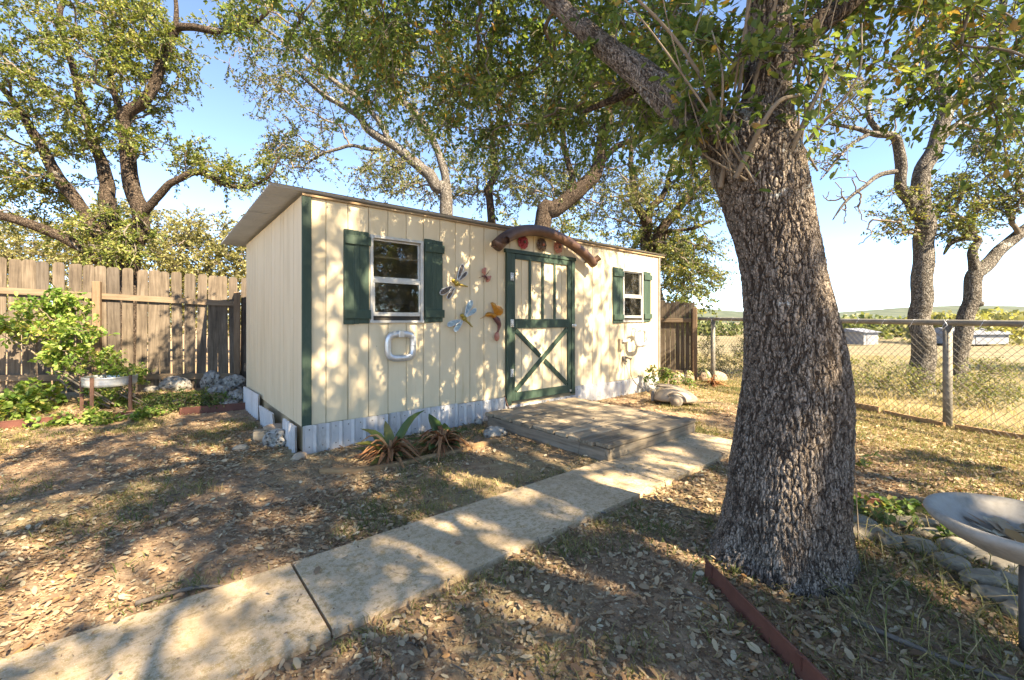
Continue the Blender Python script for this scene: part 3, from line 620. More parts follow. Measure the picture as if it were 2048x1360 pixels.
for fam in (1, -1):
    s = -1.3
    while s < cl + 1.3:
        a, b = np.array([s, z0]), np.array([s + fam * (z1 - z0) * 0.95, z1])
        lo, hi = (a, b) if a[0] < b[0] else (b, a)
        if hi[0] > 0.02 and lo[0] < cl:
            t0 = max(0, (0.02 - lo[0]) / (hi[0] - lo[0])); t1 = min(1, (cl - lo[0]) / (hi[0] - lo[0]))
            p, q = lo + (hi - lo) * t0, lo + (hi - lo) * t1
            k = np.linspace(0, 1, 5); pts = [(p[0] + (q[0] - p[0]) * f, 0.04 * 0 + fam * 0.003 - 0.038, p[1] + (q[1] - p[1]) * f - 0.0155 * p[0]) for f in k]
            wm.tube(pts, 0.0021, 4, False)
        s += st
wmo = wm.build('wire_mesh', 'wire', clf); wmo['kind'] = 'stuff'
tm = MB()
for s in np.arange(0.2, cl, 0.33): tm.tube([(s - 0.02, -0.04, czt(s) - 0.06), (s, -0.04, czt(s) - 0.02), (s + 0.015, -0.02, czt(s) + 0.033), (s + 0.03, 0.02, czt(s) + 0.03)], 0.003, 5, False)
tm.build('wire_ties', 'silver', clf)['kind'] = 'stuff'

# ------------------------------------------------------------ leaves and trees
LEAF4 = (np.array([[0, 0, 0], [0.45, -0.26, 0.07], [1, 0, 0.02], [0.45, 0.26, 0.07]]), np.array([[0, 1, 2], [0, 2, 3]]))
LEAF6 = (np.array([[0, 0, 0], [0.28, -0.19, 0.05], [0.72, -0.22, 0.06], [1, 0, -0.03], [0.72, 0.22, 0.06], [0.28, 0.19, 0.05]]), np.array([[0, 1, 2, 3], [0, 3, 4, 5]]))
CURL6 = (np.array([[0, 0, 0.10], [0.25, -0.2, 0.16], [0.7, -0.24, 0.15], [1, 0, 0.16], [0.7, 0.24, 0.19], [0.25, 0.2, 0.13]]), np.array([[0, 1, 2, 3], [0, 3, 4, 5]]))
def rot_frames(dirs, roll):
    d = dirs / (np.linalg.norm(dirs, axis=1)[:, None] + 1e-9)
    up = np.where(np.abs(d[:, 2:3]) > 0.95, np.array([[1.0, 0, 0]]), np.array([[0, 0, 1.0]]))
    s = np.cross(up, d); s /= np.linalg.norm(s, axis=1)[:, None] + 1e-9; n = np.cross(d, s)
    c, q = np.cos(roll)[:, None], np.sin(roll)[:, None]
    return d, s * c + n * q, n * c - s * q
def leaves_mesh(name, pos, dirs, roll, size, tint, tpl=LEAF4, width=1.0):
    tv, tf = tpl; n = len(pos); d, s, nn = rot_frames(dirs, roll)
    width = np.broadcast_to(np.asarray(width, float), (n,))
    V = pos[:, None, :] + size[:, None, None] * (tv[None, :, 0:1] * d[:, None, :] + (tv[None, :, 1:2] * width[:, None, None]) * s[:, None, :] + tv[None, :, 2:3] * nn[:, None, :])
    Fc = (tf[None] + (np.arange(n) * len(tv))[:, None, None]).reshape(-1, tf.shape[1])
    return big_mesh(name, V.reshape(-1, 3), Fc, tint=np.repeat(tint, len(tf)))
def tri_tubes(P, rad):
    """P: N x K x 3 chains -> three-sided tubes; rad: K or NxK"""
    N, K, _ = P.shape; rad = np.broadcast_to(np.asarray(rad, float), (N, K))
    tg = P[:, -1] - P[:, 0]; tg /= np.linalg.norm(tg, axis=1)[:, None] + 1e-9
    up = np.where(np.abs(tg[:, 2:3]) > 0.9, np.array([[1.0, 0, 0]]), np.array([[0, 0, 1.0]]))
    a = np.cross(tg, up); a /= np.linalg.norm(a, axis=1)[:, None] + 1e-9; b = np.cross(tg, a)
    ang = np.arange(3) * 2 * np.pi / 3
    off = np.cos(ang)[None, :, None] * a[:, None] + np.sin(ang)[None, :, None] * b[:, None]
    V = P[:, :, None, :] + rad[:, :, None, None] * off[:, None]
    base = (np.arange(N) * K * 3)[:, None, None]; i = np.arange(K - 1)[None, :, None] * 3; k = np.arange(3)[None, None, :]; k2 = (k + 1) % 3
    Fc = np.stack([base + i + k, base + i + k2, base + i + 3 + k2, base + i + 3 + k], -1)
    return V.reshape(-1, 3), Fc.reshape(-1, 4)
def bark_tube(name, pts, rad, nseg, nring, cell=0.03, depth=0.011, lump=0.06, mat='bark', seed=0, flare=None, stretch=0.38):
    """dense tube with ridged, plated bark as real relief"""
    p = spline(np.column_stack([pts, rad]), 8); q = np.linspace(0, len(p) - 1, nring); i0 = np.minimum(q.astype(int), len(p) - 2); fr = (q - i0)[:, None]
    p = p[i0] * (1 - fr) + p[i0 + 1] * fr; c, r = p[:, :3], p[:, 3]
    tg = np.gradient(c, axis=0); tg /= np.linalg.norm(tg, axis=1)[:, None]
    u = np.array([1.0, 0, 0]) if abs(tg[0][0]) < 0.8 else np.array([0, 0, 1.0]); A = []; B = []
    for k in range(nring):
        u = u - tg[k] * (u @ tg[k]); u /= np.linalg.norm(u); A.append(u); B.append(np.cross(tg[k], u))
    A, B = np.array(A), np.array(B); th = np.linspace(0, 2 * np.pi, nseg, endpoint=False); th = th - 0.42 * np.sin(th + np.pi / 2)
    nrm = np.cos(th)[None, :, None] * A[:, None] + np.sin(th)[None, :, None] * B[:, None]
    rr = np.repeat(r[:, None], nseg, 1)
    if flare is not None: rr = rr * flare(th[None, :], c[:, 2:3])
    P0 = (c[:, None] + nrm * rr[:, :, None]).reshape(-1, 3)
    low = fbm(P0 * 3.2, 3, seed) - 0.45
    w1 = np.stack([fbm(P0 * 16, 3, seed + 5 + 4 * k) - 0.44 for k in range(3)], 1)
    wp = P0 + np.array([1, 1, 1.5]) * 0.03 * w1; fq = 1.0 / cell
    c1 = np.abs(fbm(wp * np.array([fq, fq, fq * stretch]), 2, seed + 2) - 0.375); c2 = np.abs(fbm(wp * np.array([fq, fq, fq * stretch * 1.5]) * 0.83 + 11.3, 2, seed + 7) - 0.375)
    c3 = np.abs(fbm(wp * np.array([fq * 0.5, fq * 0.5, fq * 0.75]) + 5.1, 2, seed + 15) - 0.375)
    wid = 0.035 + 0.085 * fbm(P0 * 12, 2, seed + 41)
    e = sstep(0, 1, np.minimum(np.minimum(c1, c2 * 1.15) / wid, 1)) * (0.45 + 0.55 * sstep(0, 1, np.minimum(c3 / 0.035, 1)))
    mid = fbm(wp * np.array([1, 1, 0.5]) * 85, 3, seed + 71) - 0.43; fine = fbm(P0 * 230, 2, seed + 3) - 0.38; tier = fbm(wp * np.array([fq, fq, fq * stretch]) * 0.6, 2, seed + 61) - 0.38
    ridge = np.clip(e + 0.25 * mid, 0, 1)
    disp = lump * low * rr.ravel() * 1.6 + depth * (e - 0.7) + depth * 0.9 * tier + 0.007 * mid + 0.004 * fine
    P = P0 + nrm.reshape(-1, 3) * disp[:, None]
    i = np.arange(nring - 1)[:, None] * nseg; k = np.arange(nseg)[None, :]; k2 = (k + 1) % nseg
    Fc = np.stack([i + k, i + k2, i + nseg + k2, i + nseg + k], -1).reshape(-1, 4)
    me = big_mesh(name, P, Fc, smooth=True, attrs={'ridge': ridge}); me.materials.append(M[mat]); return me

class Tree:
    def __init__(s, name, label, cat, base, group=None, seed=0, twig_r=0.006, power=0.46, bias=0.25):
        s.root = tag(empty(name, base), label, cat, group); s.b = np.array(base, float); s.rng = np.random.default_rng(seed)
        s.P = []; s.path = []; s.par = []; s.limbs = []; s.chains = []; s.tr = twig_r; s.pw = power; s.bias = bias; s.seed = seed; s.girth = 1.0
    def limb(s, pts, rad, name='limb', mat='bark_far', n=12, wob=0.05, segs=7, dense=None, build=True):
        rad = np.asarray(rad, float) * s.girth
        p = spline(np.column_stack([np.asarray(pts, float), np.asarray(rad, float)]), segs)
        w = wob * np.stack([vnoise(p[:, :3] * 3.1, s.seed + k) - 0.5 for k in range(3)], 1); w[0] = 0; p[:, :3] += w * np.minimum(1, p[:, 3:4] * 14)
        pl = 0.0 if not s.path else s.path[int(np.argmin(np.linalg.norm(np.array(s.P) - p[0, :3], axis=1)))]
        for k in range(len(p)):
            if k: pl += np.linalg.norm(p[k, :3] - p[k - 1, :3])
            if k > len(p) * 0.25: s.P.append(p[k, :3]); s.path.append(pl)
            elif not s.P: s.P.append(p[k, :3]); s.path.append(pl)
        if build:
            if dense: me = bark_tube(name, np.asarray(pts) - s.b, rad, *dense[:2], **dense[2]); o = link(name, me, None, s.root)
            else:
                rr = p[:, 3] * (1 + 0.12 * (vnoise(p[:, :3] * 6, s.seed + 4) - 0.5))
                rr[-1] *= 0.6
                o = MB().tube(p[:, :3] - s.b, rr, n).build(name, mat, s.root)
            s.limbs.append(o); return o
    def grow(s, T, mat='twig', name='branches', sag=0.06):
        T = np.asarray(T); P = np.array(s.P); d0 = np.min(np.linalg.norm(T[:, None] - P[None], axis=2), axis=1); T = T[np.argsort(d0)]
        nodes = list(P); path = list(s.path); parent = [-1] * len(nodes); cnt = [0] * len(nodes); chains = []
        NA = np.zeros((len(nodes) + len(T) * 5 + 5, 3)); PA = np.zeros(len(NA)); n = len(nodes); NA[:n] = P; PA[:n] = path
        for t_ in T:
            d = np.linalg.norm(NA[:n] - t_, axis=1); k = int(np.argmin(d + s.bias * PA[:n])); p = NA[k].copy(); ln = d[k]
            if ln < 0.02: continue
            m = 5; f = np.linspace(0, 1, m + 1)[:, None]
            ctrl = (p + t_) / 2 + s.rng.normal(0, 0.13, 3) * ln + np.array([0, 0, s.rng.uniform(-sag, 2.2 * sag) * ln])
            q = (1 - f) ** 2 * p + 2 * f * (1 - f) * ctrl + f ** 2 * t_; q[1:-1] += s.rng.normal(0, 0.028, (m - 1, 3)) * ln
            ids = [k]
            for j in range(1, m + 1): NA[n] = q[j]; PA[n] = PA[k] + ln * j / m; parent.append(ids[-1]); cnt.append(0); ids.append(n); n += 1
            chains.append((ids, q))
        for ids, q in chains:
            j = ids[-1]
            while j >= 0 and j >= len(P): cnt[j] += 1; j = parent[j]
        mb = MB()
        for ids, q in chains:
            c = np.array([max(cnt[ids[1]], 1)] + [max(cnt[j], 1) for j in ids[1:]]); r = s.tr * c ** s.pw
            mb.tube(q - s.b, r, 6 if r[0] > 0.03 else 4, False)
        if mb.v: o = mb.build(name, mat, s.root)
        s.T = T; s.dirs = np.array([q[-1] - q[-3] for _, q in chains]); s.tips = np.array([q[-1] for _, q in chains])
    def leaves(s, mat, tw=5, per=20, length=0.32, size=(0.045, 0.07), tpl=LEAF4, droop=0.35, width=1.0, twig_mat='twig', tint=(0, 1), gap=0.0, skew=1.0, twr=0.0025, name='crown', spread=0.9):
        r = s.rng; C, Dv = s.tips, s.dirs
        if gap: k = fbm(C * 0.9, 2, s.seed + 31) > gap; C, Dv = C[k], Dv[k]
        N = len(C); Dv = Dv / (np.linalg.norm(Dv, axis=1)[:, None] + 1e-9)
        d = np.repeat(Dv, tw, 0) * 0.55 + r.normal(0, spread, (N * tw, 3)) * np.array([1, 1, 0.75]); d /= np.linalg.norm(d, axis=1)[:, None]
        ln = length * r.uniform(0.45, 1.15, N * tw); st = np.repeat(C, tw, 0) + r.normal(0, 0.02, (N * tw, 3))
        dr = np.zeros_like(d); dr[:, 2] = -droop * ln
        f = np.array([0, 0.5, 1.0])[None, :, None]
        P = st[:, None] + d[:, None] * ln[:, None, None] * f + dr[:, None] * f ** 2
        V, Fc = tri_tubes(P - s.b, np.array([twr * 1.5, twr, twr * 0.5])); link('twigs', big_mesh('twigs', V, Fc), twig_mat, s.root)
        n = N * tw * per; t_ = r.uniform(0.12, 1.05, n); a = np.repeat(np.arange(N * tw), per)
        pos = st[a] + d[a] * (ln[a] * t_)[:, None] + dr[a] * (t_ ** 2)[:, None] + r.normal(0, 0.012, (n, 3))
        ld = d[a] * 0.7 + r.normal(0, 0.75, (n, 3)) + np.array([0, 0, -0.25])
        cl_t = np.repeat(r.uniform(-0.22, 0.22, N), tw * per)
        ti = np.clip(tint[0] + (tint[1] - tint[0]) * (r.random(n) ** skew) + cl_t, 0, 1)
        sz = r.uniform(size[0], size[1], n)
        me = leaves_mesh(name, pos - s.b, ld, r.uniform(-0.9, 0.9, n), sz, ti, tpl, width); return link(name, me, mat, s.root)

def ell(rng, n, c, r, shell=0.0):
    q = rng.normal(0, 1, (n, 3)); q /= np.linalg.norm(q, axis=1)[:, None]; return np.array(c) + q * np.array(r) * (rng.uniform(shell ** 3, 1, n) ** (1 / 3))[:, None]

# --- the big oak in the yard
T0 = Tree('yard_oak', 'massive grey-barked oak with a thick leaning trunk beside the path', 'tree', (1.38, 2.2, 0), seed=3, twig_r=0.0045, bias=0.15)
trunk_profile = [(1.363, -0.254, 0.413), (1.376, -0.063, 0.368), (1.378, 0.064, 0.341), (1.39, 0.318, 0.317), (1.413, 0.573, 0.307), (1.436, 0.827, 0.287), (1.436, 0.98, 0.272), (1.423, 1.132, 0.257), (1.404, 1.285, 0.24), (1.378, 1.438, 0.22), (1.353, 1.59, 0.215), (1.316, 1.743, 0.224), (1.282, 1.87, 0.235), (1.249, 1.997, 0.243), (1.226, 2.112, 0.235), (1.249, 2.213, 0.188), (1.287, 2.315, 0.138)]   # x, z, radius
tp = [(x, 2.2, z) for x, z, q in trunk_profile]; trd = [q * 0.845 for x, z, q in trunk_profile]
def fl(th, z): return 1 + 0.65 * np.clip(0.3 - z, 0, 1) ** 1.5 * (1.2 + 0.8 * np.cos(4 * th + 0.6) + 0.5 * np.cos(7 * th + 2))
T0.limb(tp, trd, 'trunk', dense=(345, 500, dict(cell=0.0175, depth=0.0095, lump=0.06, seed=2, flare=fl, stretch=0.2)))
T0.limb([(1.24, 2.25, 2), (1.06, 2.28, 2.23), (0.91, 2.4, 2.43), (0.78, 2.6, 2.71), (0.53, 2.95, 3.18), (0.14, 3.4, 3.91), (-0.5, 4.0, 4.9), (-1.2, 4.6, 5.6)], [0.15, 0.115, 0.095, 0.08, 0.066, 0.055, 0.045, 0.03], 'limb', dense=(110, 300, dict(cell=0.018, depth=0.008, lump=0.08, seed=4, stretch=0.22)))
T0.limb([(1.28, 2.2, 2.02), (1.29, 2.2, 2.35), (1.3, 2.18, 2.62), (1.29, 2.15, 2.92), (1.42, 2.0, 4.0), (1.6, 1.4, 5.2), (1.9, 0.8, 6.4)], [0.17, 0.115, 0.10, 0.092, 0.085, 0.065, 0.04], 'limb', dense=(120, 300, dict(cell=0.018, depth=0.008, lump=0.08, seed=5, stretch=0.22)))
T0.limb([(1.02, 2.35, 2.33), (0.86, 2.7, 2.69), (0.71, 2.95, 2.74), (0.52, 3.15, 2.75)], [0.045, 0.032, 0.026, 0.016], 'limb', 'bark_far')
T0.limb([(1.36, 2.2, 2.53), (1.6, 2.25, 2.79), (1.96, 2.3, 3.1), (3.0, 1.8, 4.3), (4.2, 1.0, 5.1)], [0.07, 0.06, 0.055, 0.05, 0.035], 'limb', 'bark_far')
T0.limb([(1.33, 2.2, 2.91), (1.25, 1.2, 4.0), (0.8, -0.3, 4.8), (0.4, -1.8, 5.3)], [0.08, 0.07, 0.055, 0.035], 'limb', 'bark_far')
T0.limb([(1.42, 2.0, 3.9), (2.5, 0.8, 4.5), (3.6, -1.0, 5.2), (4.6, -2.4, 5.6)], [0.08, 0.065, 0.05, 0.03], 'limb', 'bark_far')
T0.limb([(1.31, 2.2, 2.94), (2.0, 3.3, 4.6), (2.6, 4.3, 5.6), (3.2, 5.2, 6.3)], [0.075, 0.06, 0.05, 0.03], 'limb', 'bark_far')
# upright shoots at the fork
rs = np.random.default_rng(12); sh = MB()
for k in range(30):
    x0 = rs.uniform(0.92, 1.47); b0 = np.array([x0, 2.2 - rs.uniform(0.02, 0.16), 2.08 + 0.15 * (1 - abs(x0 - 1.2) / 0.27) * -1 + rs.uniform(-0.15, 0.1)])
    ln = rs.uniform(0.45, 1.3); dv = np.array([rs.normal(0, 0.35) + (x0 - 1.2) * 0.8, rs.normal(-0.05, 0.2), 1.0]); dv /= np.linalg.norm(dv)
    mid = b0 + dv * ln * 0.5 + rs.normal(0, 0.05, 3); r0 = rs.uniform(0.003, 0.008) if k > 6 else rs.uniform(0.010, 0.015)
    pts = spline([b0, mid, b0 + dv * ln + rs.normal(0, 0.1, 3)], 5); sh.tube(pts - T0.b, np.linspace(r0, r0 * 0.5, len(pts)), 6, False)
sh.build('shoots', 'shoot', T0.root)
r = np.random.default_rng(5)
def overhead(n):
    out = []
    while len(out) < n:
        a, q = r.uniform(0, 2 * np.pi), 5.2 * math.sqrt(r.random()); x, y = 1.8 + q * math.cos(a), 0.3 + q * math.sin(a); dome = 7.4 - 2.2 * (q / 5.2) ** 2; z = r.uniform(max(3.6, dome - 2.6), dome)
        if y > 0.2 and (z - 1.229) / y < 0.80 and abs(x) / y < 1.3: continue
        if math.hypot(x, y) < 1.6 and z < 3.2: continue
        out.append((x, y, z))
    return np.array(out)
OV = np.vstack([overhead(110), ell(r, 60, (3.0, 2.4, 5.3), (1.9, 1.5, 0.9))])  # second blob: unseen crown clusters added for dappled shade on the shed wall
OV = OV[vnoise(OV * np.array([1.3, 1.3, 0.25]), 77) > 0.12]
VIS = np.vstack([ell(r, 165, (0.0, 4.3, 3.95), (1.85, 0.9, 1.05)), ell(r, 22, (-1.9, 4.4, 4.4), (1.1, 0.7, 0.35)), ell(r, 14, (0.89, 2.9, 2.95), (0.5, 0.45, 0.4)), ell(r, 15, (2.24, 2.5, 3), (0.75, 0.45, 0.3)), ell(r, 6, (2.52, 2.3, 2.59), (0.25, 0.3, 0.25)), ell(r, 6, (1.32, 2.4, 2.9), (0.45, 0.4, 0.25)), ell(r, 5, (0.91, 2.15, 2.25), (0.26, 0.1, 0.2)), ell(r, 2, (1.24, 2, 2.46), (0.2, 0.08, 0.2)), ell(r, 16, (0.9, 3.6, 3.6), (0.7, 0.6, 0.6))])
T0.grow(np.vstack([OV, VIS]), 'twig')
seen = np.min(np.linalg.norm(T0.tips[:, None] - VIS[None], axis=2), axis=1) < 0.01; tips, dirs = T0.tips, T0.dirs
T0.tips, T0.dirs = tips[seen], dirs[seen]; T0.leaves('leaf_oak', tw=8, per=24, length=0.40, size=(0.036, 0.062), tpl=LEAF6, droop=0.5, width=1.0)
T0.tips, T0.dirs = tips[~seen], dirs[~seen]; T0.leaves('leaf_oak', tw=6, per=22, length=0.40, size=(0.06, 0.095), tpl=LEAF4, droop=0.4, width=1.2)

# --- tall unseen oak added on the sunny side of the yard to shade it
TS = Tree('added_shade_oak', 'tall spreading oak added out of view to shade the yard', 'tree', (6.6, -3.6, -0.1), 'unseen trees added around the yard', 15, 0.011)
TS.limb([(6.6, -3.6, -0.2), (6.5, -3.6, 3.0), (6.4, -3.4, 6.0), (6.2, -3.3, 9.0)], [0.4, 0.32, 0.24, 0.10], 'trunk', 'bark_far', 16)
for e_ in ((3.6, -2.4, 8.6), (8.8, -1.2, 8.8), (8.6, -5.6, 9.2), (4.6, -5.8, 8.8), (6.0, -0.9, 9.4)): TS.limb([(6.45, -3.45, 5.0), ((6.4 + e_[0]) / 2, (-3.4 + e_[1]) / 2, 7.2), e_], [0.18, 0.12, 0.05], 'limb', 'bark_far', 10)
rq = np.random.default_rng(16); TS.grow(np.vstack([ell(rq, 560, (6.1, -2.7, 9.0), (4.7, 4.8, 2.6), 0.0), ell(rq, 40, (4.4, -1.9, 8.6), (1.7, 1.7, 1.5)), ell(rq, 40, (6.2, -5.0, 8.8), (2.0, 1.6, 1.5))]), 'twig'); TS.leaves('leaf_oak', tw=7, per=9, length=0.62, size=(0.065, 0.105), droop=0.3, width=1.2)

# --- oak behind the picket fence
T1 = Tree('fence_oak', 'twisting dark oak with many limbs behind the picket fence', 'tree', (-8.3, 9.0, 0.1), seed=11, twig_r=0.008); T1.girth = 0.76
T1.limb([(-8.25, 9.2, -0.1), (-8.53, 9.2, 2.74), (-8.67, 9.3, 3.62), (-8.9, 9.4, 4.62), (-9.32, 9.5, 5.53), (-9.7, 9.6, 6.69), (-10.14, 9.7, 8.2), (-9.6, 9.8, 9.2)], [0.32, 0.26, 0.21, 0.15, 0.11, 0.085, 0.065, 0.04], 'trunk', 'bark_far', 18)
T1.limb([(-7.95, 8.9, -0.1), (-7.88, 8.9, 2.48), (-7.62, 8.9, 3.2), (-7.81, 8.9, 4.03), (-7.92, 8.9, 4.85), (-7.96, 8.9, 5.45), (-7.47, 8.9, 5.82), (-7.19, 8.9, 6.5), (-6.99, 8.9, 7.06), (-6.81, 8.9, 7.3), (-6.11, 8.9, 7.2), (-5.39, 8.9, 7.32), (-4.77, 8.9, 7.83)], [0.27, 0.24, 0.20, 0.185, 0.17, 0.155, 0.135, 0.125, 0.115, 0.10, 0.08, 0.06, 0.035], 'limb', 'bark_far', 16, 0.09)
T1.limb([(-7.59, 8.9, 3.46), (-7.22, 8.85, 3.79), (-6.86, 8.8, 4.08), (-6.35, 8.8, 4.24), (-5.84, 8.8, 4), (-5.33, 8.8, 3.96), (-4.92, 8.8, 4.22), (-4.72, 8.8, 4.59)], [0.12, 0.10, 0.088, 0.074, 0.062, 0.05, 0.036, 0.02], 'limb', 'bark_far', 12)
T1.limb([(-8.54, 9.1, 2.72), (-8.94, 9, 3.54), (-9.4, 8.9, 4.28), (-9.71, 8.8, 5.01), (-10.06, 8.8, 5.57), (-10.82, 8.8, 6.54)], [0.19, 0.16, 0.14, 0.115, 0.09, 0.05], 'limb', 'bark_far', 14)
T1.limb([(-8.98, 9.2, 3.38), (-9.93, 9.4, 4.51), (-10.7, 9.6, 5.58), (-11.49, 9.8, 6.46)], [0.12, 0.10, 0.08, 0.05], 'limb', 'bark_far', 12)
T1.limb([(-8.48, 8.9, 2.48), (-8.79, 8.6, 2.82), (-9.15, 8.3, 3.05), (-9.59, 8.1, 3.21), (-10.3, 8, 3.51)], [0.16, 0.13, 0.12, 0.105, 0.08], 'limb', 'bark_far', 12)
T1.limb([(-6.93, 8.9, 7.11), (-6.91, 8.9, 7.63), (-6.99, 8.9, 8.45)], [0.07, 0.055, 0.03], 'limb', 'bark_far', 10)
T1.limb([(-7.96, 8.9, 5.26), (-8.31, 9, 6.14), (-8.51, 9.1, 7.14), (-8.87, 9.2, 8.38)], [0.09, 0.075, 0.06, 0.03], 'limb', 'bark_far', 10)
r = np.random.default_rng(21)
VT = np.vstack([ell(r, 200, (-9.09, 9, 6.76), (2.3, 1.6, 1.9)), ell(r, 90, (-9.92, 8.9, 5.16), (1.6, 1.4, 1.2)), ell(r, 60, (-7.64, 9, 6.97), (0.9, 0.9, 1.1)), ell(r, 22, (-7.14, 8.9, 4.75), (0.75, 0.7, 0.5)), ell(r, 26, (-5.53, 8.8, 4.25), (0.85, 0.35, 0.3)), ell(r, 22, (-5.7, 8.9, 7.42), (0.9, 0.5, 0.35)), ell(r, 60, (-9.82, 9.4, 9.51), (2.6, 1.6, 1.2)), ell(r, 30, (-8.38, 8.8, 3.08), (1.2, 0.5, 0.45)), ell(r, 50, (-10.45, 9, 3.96), (1.0, 1.0, 0.8)), ell(r, 16, (-7.89, 8.6, 2.59), (0.7, 0.3, 0.25))])
T1.grow(VT, 'twig'); T1.leaves('leaf_left', tw=6, per=20, length=0.40, size=(0.05, 0.085), droop=0.25, twr=0.004)

# --- sparse grey trees behind the shed
def sparse(name, label, base, limbs, blobs, leafm, seed, barkm, tw=5, per=9, size=(0.05, 0.085), length=0.45, gap=0.0, group=None, tr=0.0075, spread=0.9, droop=0.2, bare=None, girth=1.0):
    t = Tree(name, label, 'tree', base, group, seed, tr); t.girth = girth
    for k, (p, q) in enumerate(limbs): t.limb(p, q, 'trunk' if k == 0 else 'limb', barkm, 14 if q[0] > 0.1 else 9, 0.10)
    rr = np.random.default_rng(seed)
    if bare: t.grow(np.vstack([ell(rr, n, c, e) for n, c, e in bare]), 'twig', 'bare_branches')
    t.grow(np.vstack([ell(rr, n, c, e) for n, c, e in blobs]), 'twig'); t.leaves(leafm, tw=tw, per=per, length=length, size=size, gap=gap, twr=0.0045, spread=spread, droop=droop); return t
sparse('leaning_oak', 'pale thin oak leaning left above the shed roof', (-1.5, 10.6, -0.1),
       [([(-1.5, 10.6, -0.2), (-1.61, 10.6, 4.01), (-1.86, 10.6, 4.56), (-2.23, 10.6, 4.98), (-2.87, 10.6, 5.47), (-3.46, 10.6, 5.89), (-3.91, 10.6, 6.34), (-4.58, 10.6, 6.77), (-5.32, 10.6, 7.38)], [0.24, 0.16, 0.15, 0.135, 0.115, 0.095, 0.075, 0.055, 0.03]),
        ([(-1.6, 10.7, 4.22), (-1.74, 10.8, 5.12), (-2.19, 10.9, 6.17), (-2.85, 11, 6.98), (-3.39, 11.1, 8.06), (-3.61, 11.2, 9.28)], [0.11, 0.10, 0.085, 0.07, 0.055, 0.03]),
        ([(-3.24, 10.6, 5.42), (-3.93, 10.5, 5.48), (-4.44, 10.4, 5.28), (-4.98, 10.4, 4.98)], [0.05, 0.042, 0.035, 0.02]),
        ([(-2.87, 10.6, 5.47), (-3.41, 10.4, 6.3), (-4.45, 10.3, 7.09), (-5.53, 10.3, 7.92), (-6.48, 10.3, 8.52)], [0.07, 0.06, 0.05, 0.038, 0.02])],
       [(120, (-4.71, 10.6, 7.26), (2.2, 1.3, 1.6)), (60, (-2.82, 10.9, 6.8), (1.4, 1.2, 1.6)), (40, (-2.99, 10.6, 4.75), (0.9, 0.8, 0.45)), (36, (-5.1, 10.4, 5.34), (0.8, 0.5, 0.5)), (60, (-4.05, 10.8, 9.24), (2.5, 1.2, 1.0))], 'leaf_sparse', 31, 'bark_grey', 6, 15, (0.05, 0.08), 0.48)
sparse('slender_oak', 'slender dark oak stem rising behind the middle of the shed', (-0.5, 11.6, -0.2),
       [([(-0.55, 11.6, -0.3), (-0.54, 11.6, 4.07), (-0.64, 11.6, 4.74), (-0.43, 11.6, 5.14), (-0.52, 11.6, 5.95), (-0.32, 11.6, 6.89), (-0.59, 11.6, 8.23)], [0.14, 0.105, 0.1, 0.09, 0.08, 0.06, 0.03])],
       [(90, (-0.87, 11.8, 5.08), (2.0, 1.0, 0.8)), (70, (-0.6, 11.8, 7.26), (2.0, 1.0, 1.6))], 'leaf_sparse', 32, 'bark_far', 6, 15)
sparse('curving_oak', 'stout dark oak curving right behind the shed door', (0.7, 10.2, -0.2),
       [([(0.6, 10.2, -0.3), (0.72, 10.2, 3.55), (1.04, 10.2, 3.87), (1.6, 10.2, 4.34), (1.99, 10.2, 4.79), (2.11, 10.2, 5.5), (2.33, 10.2, 6.44), (2.37, 10.2, 7.74), (2.55, 10.2, 9.27)], [0.26, 0.20, 0.195, 0.185, 0.16, 0.13, 0.10, 0.075, 0.04]),
        ([(1.49, 10.2, 4.26), (1.33, 10.4, 5.1), (1.23, 10.5, 5.99), (1.05, 10.6, 7.26)], [0.08, 0.075, 0.065, 0.04]),
        ([(2.02, 10.2, 4.85), (2.35, 10.1, 5.22), (2.96, 10, 5.53), (3.65, 10, 5.99)], [0.08, 0.07, 0.055, 0.03])],
       [(90, (1.51, 10.4, 6.78), (1.6, 1.0, 1.5)), (80, (1.7, 10.8, 4.63), (2.0, 0.8, 0.7)), (50, (3.08, 10, 6.11), (1.0, 0.8, 0.9))], 'leaf_sparse', 33, 'bark_far', 6, 15)
sparse('forked_oak', 'yellowing forked oak past the right end of the shed', (3.9, 12.4, -0.4),
       [([(3.75, 12.4, -0.5), (3.81, 12.4, 3.26), (3.83, 12.4, 4.05), (3.53, 12.4, 4.63), (3.41, 12.4, 5.7), (3.45, 12.4, 6.85)], [0.24, 0.15, 0.14, 0.11, 0.08, 0.04]),
        ([(3.88, 12.4, 3.12), (4.18, 12.3, 3.75), (4.63, 12.2, 4.29), (5.05, 12.1, 4.82), (5.63, 12, 5.49), (6.19, 12, 6.11)], [0.16, 0.14, 0.12, 0.095, 0.07, 0.03]),
        ([(3.86, 12.4, 3.69), (3.99, 12.5, 4.44), (4.46, 12.6, 5.05), (4.71, 12.7, 5.96)], [0.11, 0.10, 0.08, 0.04]),
        ([(4.21, 12.3, 3.77), (4.88, 12.2, 3.8), (5.73, 12.2, 4.08)], [0.06, 0.05, 0.03])],
       [(130, (4.67, 12.4, 4.7), (1.7, 1.3, 1.8)), (80, (5.1, 12.4, 2.83), (1.1, 0.8, 0.9)), (50, (3.34, 12.8, 4.51), (1.2, 0.8, 0.9)), (60, (5.59, 12.2, 5.63), (1.2, 0.9, 1.0))], 'leaf_yellow', 34, 'bark_far', 6, 15, (0.055, 0.09))
